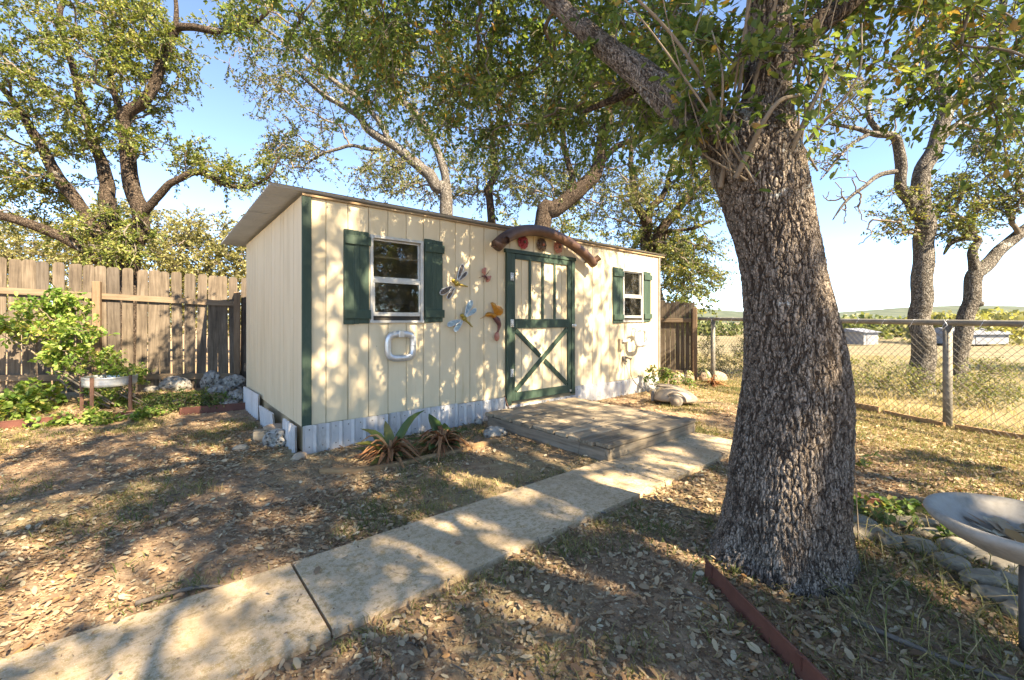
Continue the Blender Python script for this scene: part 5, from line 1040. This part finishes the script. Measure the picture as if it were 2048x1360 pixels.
strip('metal_edging', 'dull red metal edging strip in front of the big trunk', [(0.915, 2.06), (0.945, 1.75), (0.985, 1.42), (1.03, 1.05)], 0.088, 0.006, 'red_metal', 'edging', 0.01, (0.08, 0.62))
strip('metal_edging', 'dull red metal edging under the leftmost green plants', [(-6.6, 4.2), (-5.72, 4.83), (-5.22, 5.19)], 0.10, 0.006, 'red_metal', 'edging')
strip('metal_edging', 'short sunlit piece of red edging below the tub ring', [(-4.98, 5.36), (-4.78, 5.47)], 0.075, 0.006, 'red_metal', 'edging')
strip('metal_edging', 'dull red metal edging running from ground plant to the shed', [(-4.35, 5.66), (-4.0, 5.86), (-3.56, 6.12)], 0.09, 0.006, 'red_metal', 'edging')
strip('metal_edging', 'short dark red edging behind the trunk by the green weeds', [(1.98, 2.95), (2.4, 2.86), (2.75, 2.72)], 0.05, 0.006, 'red_metal', 'edging')
strip('timber_edging', 'half-buried pale timber edging in front of the withered plants', [(-1.55, 3.50), (-1.2, 3.53), (-0.72, 3.86), (-0.15, 4.40)], 0.035, 0.05, 'timber', 'edging')
for a, b, lb in (((4.62, 6.55), (4.86, 5.72), 'orange-brown edging board lying behind the big trunk'), ((4.88, 5.68), (4.98, 4.98), 'orange-brown edging board ending at the fence post'), ((5.02, 4.9), (5.4, 4.2), 'grey-brown edging board right of the fence post')):
    strip('edging_board', lb, [a, b], 0.095 if lb.startswith('orange-brown edging board lying') else 0.06, 0.03, 'timber', 'edging', 0, False, 'edging boards along the wire fence')

# rod, mower shell, tub ring, bird bath
rd = tag(empty('metal_rod', (-0.06, 5.42, 0)), 'thin rusty rod leaning against the step corner', 'rod')
MB().tube([(0.11, -0.42, -0.02), (0.02, 0.0, 0.12), (-0.035, 0.1, 0.27)], 0.009, 8).build('shaft', 'rust_rod', rd)
mw = tag(empty('mower', (2.42, 6.42, 0.0), R(-28)), 'faded grey low mower shell with a wheel on sunny gravel', 'mower')
bm = bmesh.new(); bmesh.ops.create_uvsphere(bm, u_segments=36, v_segments=20, radius=1.0)
for q in bm.verts:
    x, y, z = q.co; sx = math.copysign(abs(x) ** 0.7, x); sy = math.copysign(abs(y) ** 0.75, y)
    top = 0.17 + 0.05 * math.cos(sx * 2.2 + 0.5) + 0.012 * math.cos(sy * 9) * (z > 0.2); q.co = Vector((sx * 0.31, sy * 0.22 * (1 - 0.12 * sx), 0.075 + (z * top * 0.85 if z > 0 else z * 0.045)))
for f in bm.faces: f.smooth = True
me = bpy.data.meshes.new('shell'); bm.to_mesh(me); bm.free(); link('shell', me, 'shell', mw)
w_ = MB().lathe([(0.0, -0.035), (0.07, -0.03), (0.085, -0.02), (0.085, 0.02), (0.07, 0.03), (0.0, 0.035)], 24).build('wheel', 'shell_dark', mw, (0.05, -0.235, 0.08)); w_.rotation_euler = (R(90), 0, 0)
MB().lathe([(0.0, 0.045), (0.035, 0.042), (0.045, 0.036)], 18).build('hub', 'shell', w_)
MB().tube(spline([(-0.05, -0.19, 0.08), (-0.05, -0.215, 0.16), (0.06, -0.215, 0.2), (0.16, -0.2, 0.14), (0.18, -0.19, 0.07)], 5), 0.014, 8).build('wheel_arch', 'shell', mw)
MB().box((-0.325, -0.15, 0.03), (-0.28, 0.15, 0.19), 0.015).build('rear_panel', 'shell_dark', mw)
MB().tube(spline([(-0.25, 0.06, 0.262), (0.0, 0.07, 0.245), (0.2, 0.06, 0.16)], 5), 0.018, 8).tube(spline([(-0.25, -0.06, 0.262), (0.0, -0.07, 0.245), (0.2, -0.06, 0.16)], 5), 0.018, 8).build('top_ridge', 'shell', mw)
tb = tag(empty('tub_ring', (-5.22, 5.62, 0)), 'galvanised metal ring on rusty stakes among the green plants', 'planter ring')
n_ = 40; zz = [(0.26, 0.40), (0.265, 0.405), (0.272, 0.43), (0.268, 0.455), (0.275, 0.48), (0.27, 0.505), (0.278, 0.515), (0.262, 0.517), (0.256, 0.50), (0.254, 0.41), (0.26, 0.40)]
MB().lathe(zz, n_).build('ring_band', 'foil', tb)
for a in (-2.75, -1.45, -0.1, 1.5): MB().hexa([(0.285 * math.cos(a) + dx * 1.0 - 0.0, 0.285 * math.sin(a) + dy, z) for z in (0.06, 0.53) for dx, dy in ((-0.02, -0.006), (0.02, -0.006), (0.02, 0.006), (-0.02, 0.006))]).build('stake', 'rust_rod', tb)
bb = tag(empty('bird_bath', (1.86, 1.56, 0.0)), 'grey bird bath bowl on a thin pole holding dead leaves', 'bird bath')
MB().lathe([(0.0, 0.415), (0.08, 0.417), (0.15, 0.435), (0.205, 0.468), (0.238, 0.497), (0.255, 0.508), (0.27, 0.505), (0.275, 0.492), (0.262, 0.472), (0.21, 0.43), (0.14, 0.392), (0.07, 0.372), (0.03, 0.365), (0.0, 0.365)], 64).build('bowl', 'bath', bb)
MB().tube([(0, 0, -0.1), (0, 0, 0.37)], 0.022, 14).build('pole', 'pole', bb)
r = np.random.default_rng(8); n_ = 46; a = r.uniform(0, 6.28, n_); q = 0.12 * np.sqrt(r.random(n_)); pos = np.stack([1.87 + q * np.cos(a), 1.57 + q * np.sin(a), 0.425 + 0.02 * r.random(n_) + 0.4 * q ** 2], 1)
tag(link('bath_leaves', leaves_mesh('bath_leaves', pos, np.stack([np.cos(a * 7), np.sin(a * 7), r.uniform(-0.1, 0.3, n_)], 1), r.uniform(-0.5, 0.5, n_), r.uniform(0.05, 0.08, n_), r.uniform(0.2, 1, n_), CURL6), 'leaf_dry'), 'dry brown leaves lying in the bird bath bowl', 'leaves', kind='stuff')

# ------------------------------------------------------------ plants
def shrub(name, label, base, stems, blobs, mat, seed, tw, per, size, length, group=None, droop=0.3, tr=0.003, width=1.5, cat='plant'):
    t = Tree(name, label, cat, base, group, seed, tr)
    for p, q in stems: t.limb(p, q, 'stem', 'shoot', 7, 0.03)
    rr = np.random.default_rng(seed); t.grow(np.vstack([ell(rr, n, c, e) for n, c, e in blobs]), 'shoot'); t.leaves(mat, tw=tw, per=per, length=length, size=size, droop=droop, twig_mat='shoot', twr=0.0018, tpl=LEAF6, width=width, name='foliage'); return t
shrub('tall_shrub', 'tall bright green leafy shrub growing out of the metal ring', (-5.25, 5.65, 0.1),
      [([(-5.25, 5.65, 0.1), (-5.9, 5.65, 0.46), (-6.08, 5.7, 0.98), (-6.14, 5.75, 1.51)], [0.016, 0.014, 0.011, 0.006]), ([(-5.2, 5.6, 0.15), (-5.86, 5.55, 0.6), (-6.07, 5.45, 0.86), (-6.36, 5.4, 1.05)], [0.012, 0.011, 0.009, 0.005]), ([(-5.15, 5.6, 0.15), (-5.79, 5.6, 0.59), (-5.66, 5.6, 0.85), (-5.71, 5.65, 1.24)], [0.011, 0.010, 0.008, 0.004])],
      [(26, (-6.09, 5.7, 1.44), (0.36, 0.25, 0.20)), (26, (-5.85, 5.6, 1.05), (0.36, 0.25, 0.25)), (16, (-6.21, 5.4, 1.15), (0.32, 0.2, 0.12)), (14, (-5.76, 5.6, 0.79), (0.22, 0.2, 0.15))], 'leaf_shrub', 81, 4, 10, (0.045, 0.08), 0.18, width=1.15)
shrub('feathery_plant', 'feathery green plant between fence post and tub ring', (-4.85, 5.75, 0.1), [([(-4.85, 5.75, 0.08), (-5.38, 5.75, 0.38), (-5.38, 5.8, 0.77)], [0.01, 0.008, 0.004]), ([(-4.8, 5.75, 0.08), (-5.26, 5.8, 0.37), (-5.13, 5.85, 0.6)], [0.008, 0.007, 0.003])],
      [(16, (-5.38, 5.8, 0.67), (0.12, 0.12, 0.16)), (12, (-5.15, 5.85, 0.55), (0.12, 0.1, 0.08)), (20, (-5.38, 5.75, 0.25), (0.22, 0.18, 0.2))], 'leaf_shrub', 82, 5, 14, (0.03, 0.05), 0.16, None, 0.3, 0.003, 1.2)
shrub('broad_shrub', 'low bright leafy plant at the picture edge under the tall shrub', (-5.9, 5.2, 0.05), [([(-5.9, 5.2, 0.0), (-5.98, 5.2, 0.1), (-6.04, 5.2, 0.34)], [0.01, 0.008, 0.004])],
      [(30, (-6.03, 5.25, 0.24), (0.4, 0.25, 0.16)), (16, (-5.45, 5.1, 0), (0.22, 0.18, 0.1)), (14, (-6.03, 5.5, 0.29), (0.2, 0.2, 0.15))], 'leaf_shrub', 83, 4, 9, (0.05, 0.08), 0.14)
shrub('mound_plant', 'leafy yellow-green clump spilling over the sunlit edging', (-5.0, 5.3, 0.05), [([(-5.0, 5.3, 0.0), (-5.0, 5.3, 0.12)], [0.008, 0.004])], [(20, (-5.05, 5.22, 0.07), (0.28, 0.15, 0.07)), (8, (-4.62, 5.38, 0.05), (0.12, 0.08, 0.05))], 'leaf_shrub', 84, 4, 10, (0.035, 0.055), 0.12)
shrub('creeping_plant', 'fine grey-green creeping plant before the rock pile', (-4.5, 5.95, 0.1), [([(-4.5, 5.95, 0.05), (-4.45, 5.95, 0.16)], [0.006, 0.003])], [(60, (-4.55, 6.0, 0.14), (0.62, 0.28, 0.09)), (20, (-4.75, 5.65, 0.08), (0.28, 0.14, 0.07))], 'leaf_weed', 85, 6, 14, (0.018, 0.032), 0.13)
shrub('wall_weed', 'wiry green weed at the far end of the shed wall', (2.55, 7.35, 0), [([(2.5, 7.3, 0), (2.48, 7.3, 0.3), (2.45, 7.25, 0.5)], [0.006, 0.005, 0.002]), ([(2.6, 7.35, 0), (2.7, 7.3, 0.3)], [0.006, 0.003])], [(14, (2.5, 7.3, 0.3), (0.16, 0.12, 0.2)), (12, (2.85, 7.6, 0.2), (0.3, 0.2, 0.14))], 'leaf_weed', 86, 4, 10, (0.03, 0.05), 0.14)
shrub('weed_patch', 'glossy green weeds between the trunk and the bird bath', (2.2, 2.7, 0), [([(2.2, 2.7, 0), (2.2, 2.7, 0.12)], [0.005, 0.002])], [(34, (2.22, 2.68, 0.06), (0.3, 0.16, 0.05)), (22, (2.45, 2.35, 0.06), (0.22, 0.16, 0.05)), (10, (2.6, 2.1, 0.05), (0.15, 0.12, 0.05))], 'leaf_weed', 87, 4, 8, (0.03, 0.055), 0.10)
shrub('sapling', 'thin young oak seedling beside the trunk base', (1.86, 2.35, 0), [([(1.83, 2.28, 0), (1.86, 2.33, 0.2), (1.9, 2.4, 0.42)], [0.004, 0.003, 0.002])], [(5, (1.9, 2.4, 0.38), (0.06, 0.06, 0.12))], 'leaf_oak', 88, 2, 4, (0.035, 0.055), 0.07)
shrub('sprig', 'small dark green sprig behind the trunk near the edging boards', (2.95, 4.5, 0), [([(2.95, 4.5, 0), (2.93, 4.5, 0.2)], [0.004, 0.002])], [(6, (2.92, 4.5, 0.15), (0.1, 0.1, 0.08))], 'leaf_oak', 89, 2, 4, (0.05, 0.07), 0.08)
def fence_weeds(label, x0, y0, seed, n, h):
    rr = np.random.default_rng(seed); t = Tree('tall_weed', label, 'weeds', (x0, y0, G(x0, y0)), 'tall weeds along the wire fence', seed, 0.0028)
    t.limb([(x0, y0, 0), (x0, y0, h * 0.6)], [0.006, 0.003], 'stem', 'shoot', 5); t.grow(ell(rr, n, (x0, y0, h * 0.45), (0.42, 0.3, h * 0.45)), 'shoot'); t.leaves('leaf_yellow', tw=4, per=9, length=0.2, size=(0.025, 0.045), twig_mat='shoot', twr=0.002, name='foliage')
for k, (x, y, h_, n_, lb) in enumerate([(4.35, 9.6, 1.0, 70, 'tall yellow-green weeds beside the gate post'), (4.95, 9.2, 0.95, 60, 'tall yellow-green weeds left of the big trunk beyond the wire'), (5.75, 7.1, 0.7, 55, 'brown-tipped weeds right of the big trunk beyond the wire'), (6.25, 6.9, 0.62, 50, 'pale weeds at the foot of the two-stemmed oak'), (6.7, 6.1, 0.55, 45, 'weeds right of the fence post'), (7.1, 6.5, 0.75, 40, 'thin weeds by the right picture edge beyond the wire'), (5.6, 8.4, 0.75, 50, 'weeds half hidden behind the big trunk')]): fence_weeds(lb, x, y, 90 + k, n_, h_)
# broad-leaved clumps with withered leaves
def clump(label, x, y, seed, green, dry):
    rr = np.random.default_rng(seed); o = tag(empty('strap_leaf_plant', (x, y, G(x, y))), label, 'plant', 'half-withered strap-leaved plants')
    def blade(d_, ln, w, rise, curl, mat, nm, tint, bend=0.0):
        n_ = 8; V = []; f_ = np.linspace(0, 1, n_); side = np.array([-d_[1], d_[0], 0])
        for k in range(n_):
            c_ = np.array([d_[0] * ln * f_[k] * (0.35 + 0.5 * f_[k] * curl), d_[1] * ln * f_[k] * (0.35 + 0.5 * f_[k] * curl), rise * ln * f_[k] * (1 - 0.42 * curl * f_[k])]) + side * bend * f_[k] ** 2 * ln + np.array([0, 0, 0.012 * math.sin(f_[k] * 9 + bend * 20)]); wd = w * math.sin(math.pi * (0.10 + 0.88 * f_[k])) ** 0.8
            if k == n_ - 1: wd = 0.002
            V += [c_ - side * wd + np.array([0, 0, wd * 0.5]), c_, c_ + side * wd + np.array([0, 0, wd * 0.5])]
        Fc = []
        for k in range(n_ - 1): Fc += [(3 * k, 3 * k + 1, 3 * k + 4, 3 * k + 3), (3 * k + 1, 3 * k + 2, 3 * k + 5, 3 * k + 4)]
        tt = np.clip(np.repeat(np.linspace(tint, tint + 0.25, n_ - 1), 2), 0, 1); me = big_mesh(nm, np.array(V), np.array(Fc), tint=tt, smooth=True); link(nm, me, mat, o)
    for a, ln, w, rise, curl, ti in green: blade((math.cos(a), math.sin(a)), ln * 1.3, w * 1.6, rise, curl, 'broad', 'leaf', ti, 0.25 * math.sin(a * 5))
    for k in range(dry):
        a = rr.uniform(0, 6.28); blade((math.cos(a) * rr.uniform(0.4, 1), math.sin(a) * rr.uniform(0.4, 1)), rr.uniform(0.14, 0.28), rr.uniform(0.012, 0.03), rr.uniform(0.8, 2.6), rr.uniform(1.8, 2.5), 'rust_leaf', 'withered_leaf', rr.random(), rr.normal(0, 0.5))
clump('half-withered broad-leaved plant with one tall upright leaf at the shed wall', -1.08, 3.82, 101, [(0.9, 0.42, 0.036, 0.92, 0.35, 0.25), (2.6, 0.36, 0.034, 0.8, 0.7, 0.45), (3.2, 0.28, 0.04, 0.5, 1.1, 0.2), (2.2, 0.25, 0.03, 0.8, 0.6, 0.4), (-0.2, 0.22, 0.04, 0.4, 1.2, 0.1), (4.2, 0.22, 0.035, 0.35, 1.3, 0.5), (1.6, 0.3, 0.03, 0.9, 0.4, 0.55), (3.6, 0.3, 0.038, 0.7, 0.8, 0.5), (0.2, 0.27, 0.03, 0.6, 1.0, 0.3), (5.2, 0.2, 0.04, 0.6, 1.0, 0.2)], 110)
clump('half-withered broad-leaved plant with a rusty heap of leaves nearer the step', -0.66, 4.12, 102, [(2.4, 0.36, 0.042, 0.85, 0.6, 0.1), (3.0, 0.33, 0.024, 0.55, 1.2, 0.15), (0.3, 0.24, 0.05, 0.75, 0.8, 0.05), (4.6, 0.22, 0.045, 0.5, 1.0, 0.15), (5.6, 0.2, 0.04, 0.5, 1.0, 0.2), (1.4, 0.27, 0.04, 0.8, 0.6, 0.1), (3.7, 0.2, 0.04, 0.5, 1.1, 0.3)], 110)
clump('small rusty withered plant by the gate post', 3.75, 8.1, 103, [(1.8, 0.3, 0.03, 0.95, 0.2, 0.5)], 40)

# ------------------------------------------------------------ leaf litter, twigs and grass
r = np.random.default_rng(200)
def allowed(x, y, path_keep=0.02, m=0.0):
    u, v = to_shed(x, y); k = np.ones(len(x), bool)
    k &= ~((u > -0.08 - m) & (u < L + 0.05) & (v > -0.05 - m) & (v < D + 0.1))
    onp = (np.abs(v + 2.235) < 0.34 + m) & (u < 3.52); k &= ~onp | (r.random(len(x)) < path_keep * (1 + 9 * sstep(0.27, 0.33, np.abs(v + 2.235))))
    ond = (u > 1.93) & (u < 3.55) & (v < -0.15) & (v > -2.0); k &= ~ond | (r.random(len(x)) < path_keep * 1.5)
    k &= np.hypot(x - 1.38, y - 2.2) > 0.27
    return k
def surf(x, y):
    u, v = to_shed(x, y); z = gz(x, y); z = np.where((np.abs(v + 2.235) < 0.325) & (u < 3.5), 0.016, z)
    return np.where((u > 1.95) & (u < 3.52) & (v < -0.2) & (v > -1.98), 0.157, z)
def scatter(n, x0, x1, y0, y1, dens):
    x, y = r.uniform(x0, x1, n), r.uniform(y0, y1, n); k = np.abs(x) < 1.25 * y + 0.5; x, y = x[k], y[k]
    u, v = to_shed(x, y); k = ~((v > 0) & (u > 0) & (u < 6)); x, y = x[k], y[k]; k = r.random(len(x)) < dens(x, y); return x[k], y[k]
def dens_litter(x, y):
    u, v = to_shed(x, y); d = 0.25 + 0.75 * sstep(0.38, 0.56, n2(x, y, 1.1, 41)); front = sstep(-2.5, -2.6, v)
    bed = sstep(0.9, 1.0, x) * sstep(2.9, 2.3, y); d = np.maximum(d, 0.75 * front); d = np.maximum(d, bed)
    bare = np.exp(-(((u - 0.9) / 1.0) ** 2 + ((v + 1.5) / 0.35) ** 2)); d = d * (1 - 0.6 * bare)
    return d * (0.3 + 0.7 * sstep(10, 4, np.hypot(x, y))) * sstep(1.2, -0.3, link_side(x, y))
x, y = scatter(300000, -6.5, 6.0, 0.9, 9.0, dens_litter); k = allowed(x, y); x, y = x[k], y[k]; n = len(x); a = r.uniform(0, 6.28, n)
ti = np.clip(r.random(n) ** 1.15 * (0.75 + 0.5 * n2(x, y, 0.8, 77)), 0, 1); sz = 0.012 + 0.036 * r.random(n) ** 1.6 * np.where(r.random(n) < 0.08, 1.35, 1)
me = leaves_mesh('leaf_litter', np.stack([x, y, surf(x, y) + r.uniform(0.001, 0.012, n)], 1), np.stack([np.cos(a), np.sin(a), r.normal(0.02, 0.22, n)], 1), r.normal(0, 0.45, n), sz, ti, CURL6, r.uniform(0.6, 1.15, n))
tag(link('leaf_litter', me, 'leaf_dry'), 'fallen dry oak leaves strewn over the whole yard', 'leaf litter', kind='stuff')
x, y = scatter(190000, -4.5, 4.5, 0.9, 5.5, dens_litter); k = allowed(x, y, 0.03); x, y = x[k], y[k]; n = len(x); a = r.uniform(0, 6.28, n)
me = leaves_mesh('leaf_crumbs', np.stack([x, y, surf(x, y) + 0.003], 1), np.stack([np.cos(a), np.sin(a), r.normal(0, 0.3, n)], 1), r.normal(0, 0.6, n), r.uniform(0.007, 0.02, n), r.random(n) * 0.85, LEAF4, 1.3)
tag(link('leaf_crumbs', me, 'leaf_dry'), 'crumbled leaf fragments covering the bare soil', 'leaf crumbs', kind='stuff')
n = 420; x, y = r.uniform(-4, 4.5, n), r.uniform(1.1, 6, n); k = allowed(x, y, 0.0); x, y = x[k], y[k]; n = len(x); a = r.uniform(0, 6.28, n); ln = r.uniform(0.04, 0.2, n); f = np.array([0, 0.5, 1.0])
P = np.stack([x[:, None] + np.cos(a)[:, None] * ln[:, None] * f + r.normal(0, 0.006, (n, 3)), y[:, None] + np.sin(a)[:, None] * ln[:, None] * f + r.normal(0, 0.006, (n, 3)), np.zeros((n, 3))], -1); P[:, :, 2] = surf(P[:, :, 0].ravel(), P[:, :, 1].ravel()).reshape(n, 3) + 0.008
V, Fc = tri_tubes(P, np.array([0.0035, 0.003, 0.002])); tag(link('fallen_twigs', big_mesh('fallen_twigs', V, Fc), 'twig'), 'thin fallen twigs scattered among the dry leaves', 'twigs', kind='stuff')
for lb, pts in (('grey fallen stick lying along the path edge at front left', [(-1.62, 1.86), (-1.45, 1.98), (-1.28, 2.0)]), ('short forked stick beside the path near the trunk', [(0.42, 2.72), (0.50, 2.78), (0.60, 2.77)]), ('long dark stick in the leaves before the trunk', [(1.35, 1.72), (1.55, 1.5), (1.75, 1.38)])):
    p = spline([(a, b, G(a, b) + 0.02) for a, b in pts], 5); tag(MB().tube(p, np.linspace(0.011, 0.006, len(p)), 7).build('stick', 'twig'), lb, 'stick', 'fallen sticks')
def blades(name, label, x, y, h0, h1, tint, lean, w, mat='straw'):
    n = len(x); a = r.uniform(0, 6.28, n); h = r.uniform(h0, h1, n); ln = r.normal(0, lean, (n, 2)); b = np.stack([x, y, surf(x, y) - 0.004], 1); sd_ = np.stack([np.cos(a), np.sin(a), np.zeros(n)], 1) * (w * r.uniform(0.6, 1.4, n))[:, None]
    mid = b + np.stack([ln[:, 0] * h * 0.4, ln[:, 1] * h * 0.4, h * 0.62], 1); tip = b + np.stack([ln[:, 0] * h * 1.2, ln[:, 1] * h * 1.2, h * np.clip(1 - 0.35 * np.hypot(ln[:, 0], ln[:, 1]), 0.15, 1)], 1)
    V = np.stack([b - sd_, b + sd_, mid + sd_ * 0.7, mid - sd_ * 0.7, tip], 1).reshape(-1, 3); i_ = (np.arange(n) * 5)[:, None]; Fc = np.concatenate([i_ + np.array([0, 1, 2]), i_ + np.array([0, 2, 3]), i_ + np.array([3, 2, 4])], 1).reshape(-1, 3)
    tag(link(name, big_mesh(name, V, Fc, tint=np.repeat(tint, 3)), mat), label, 'grass', kind='stuff')
def dens_grass(x, y):
    u, v = to_shed(x, y); d = sstep(0.38, 0.52, n2(x, y, 1.6, 55)) * (0.25 + 0.75 * sstep(0.42, 0.6, n2(x, y, 9, 58))); edge = np.exp(-((np.abs(v + 2.235) - 0.38) / 0.09) ** 2) * sstep(0.45, 0.6, n2(x, y, 3, 57)); d = np.maximum(d * 0.95, edge); bed = np.exp(-(((x - 2.0) / 0.6) ** 2 + ((y - 1.9) / 0.5) ** 2)) * 0.5; d = np.maximum(d, bed)
    d = np.maximum(d, 0.55 * sstep(2.6, 4.2, x)); return d * sstep(1.0, -0.2, link_side(x, y))
x, y = scatter(480000, -6.0, 6.0, 0.95, 9.0, dens_grass); k = allowed(x, y, 0.0, 0.02); x, y = x[k], y[k]; n = len(x); gt = np.clip(r.normal(0.44, 0.2, n) - 0.45 * sstep(0.44, 0.56, n2(x, y, 2.2, 66)), 0, 1)
blades('grass', 'short patchy dry and green grass across the yard', x, y, 0.018, 0.066, gt, 0.9, 0.0027)
x, y = scatter(2600, 1.3, 3.2, 1.1, 2.6, lambda x, y: np.full(len(x), 0.5)); k = allowed(x, y, 0.0, 0.02); x, y = x[k], y[k]; blades('long_grass', 'longer straggling grass in the stone bed', x, y, 0.07, 0.2, np.clip(r.normal(0.45, 0.22, len(x)), 0, 1), 0.9, 0.0022)
def dens_field(x, y): return sstep(-0.1, 0.8, link_side(x, y)) * (0.35 + 0.65 * sstep(0.4, 0.6, n2(x, y, 0.9, 59))) * (1 - 0.7 * sstep(9, 16, np.hypot(x, y)))
x, y = scatter(90000, 3.9, 17, 3.0, 19, dens_field); n = len(x); blades('field_grass', 'tall straw-coloured grass beyond the wire fence', x, y, 0.05, 0.26, np.clip(r.normal(0.72, 0.18, n), 0, 1), 0.5, 0.0032)
for o in bpy.data.objects:
    if o.name.split('.')[0] in ('branches', 'twigs', 'bare_branches', 'shoots', 'crown', 'foliage', 'feelers', 'screw', 'stored_boxes'): o['kind'] = 'stuff'
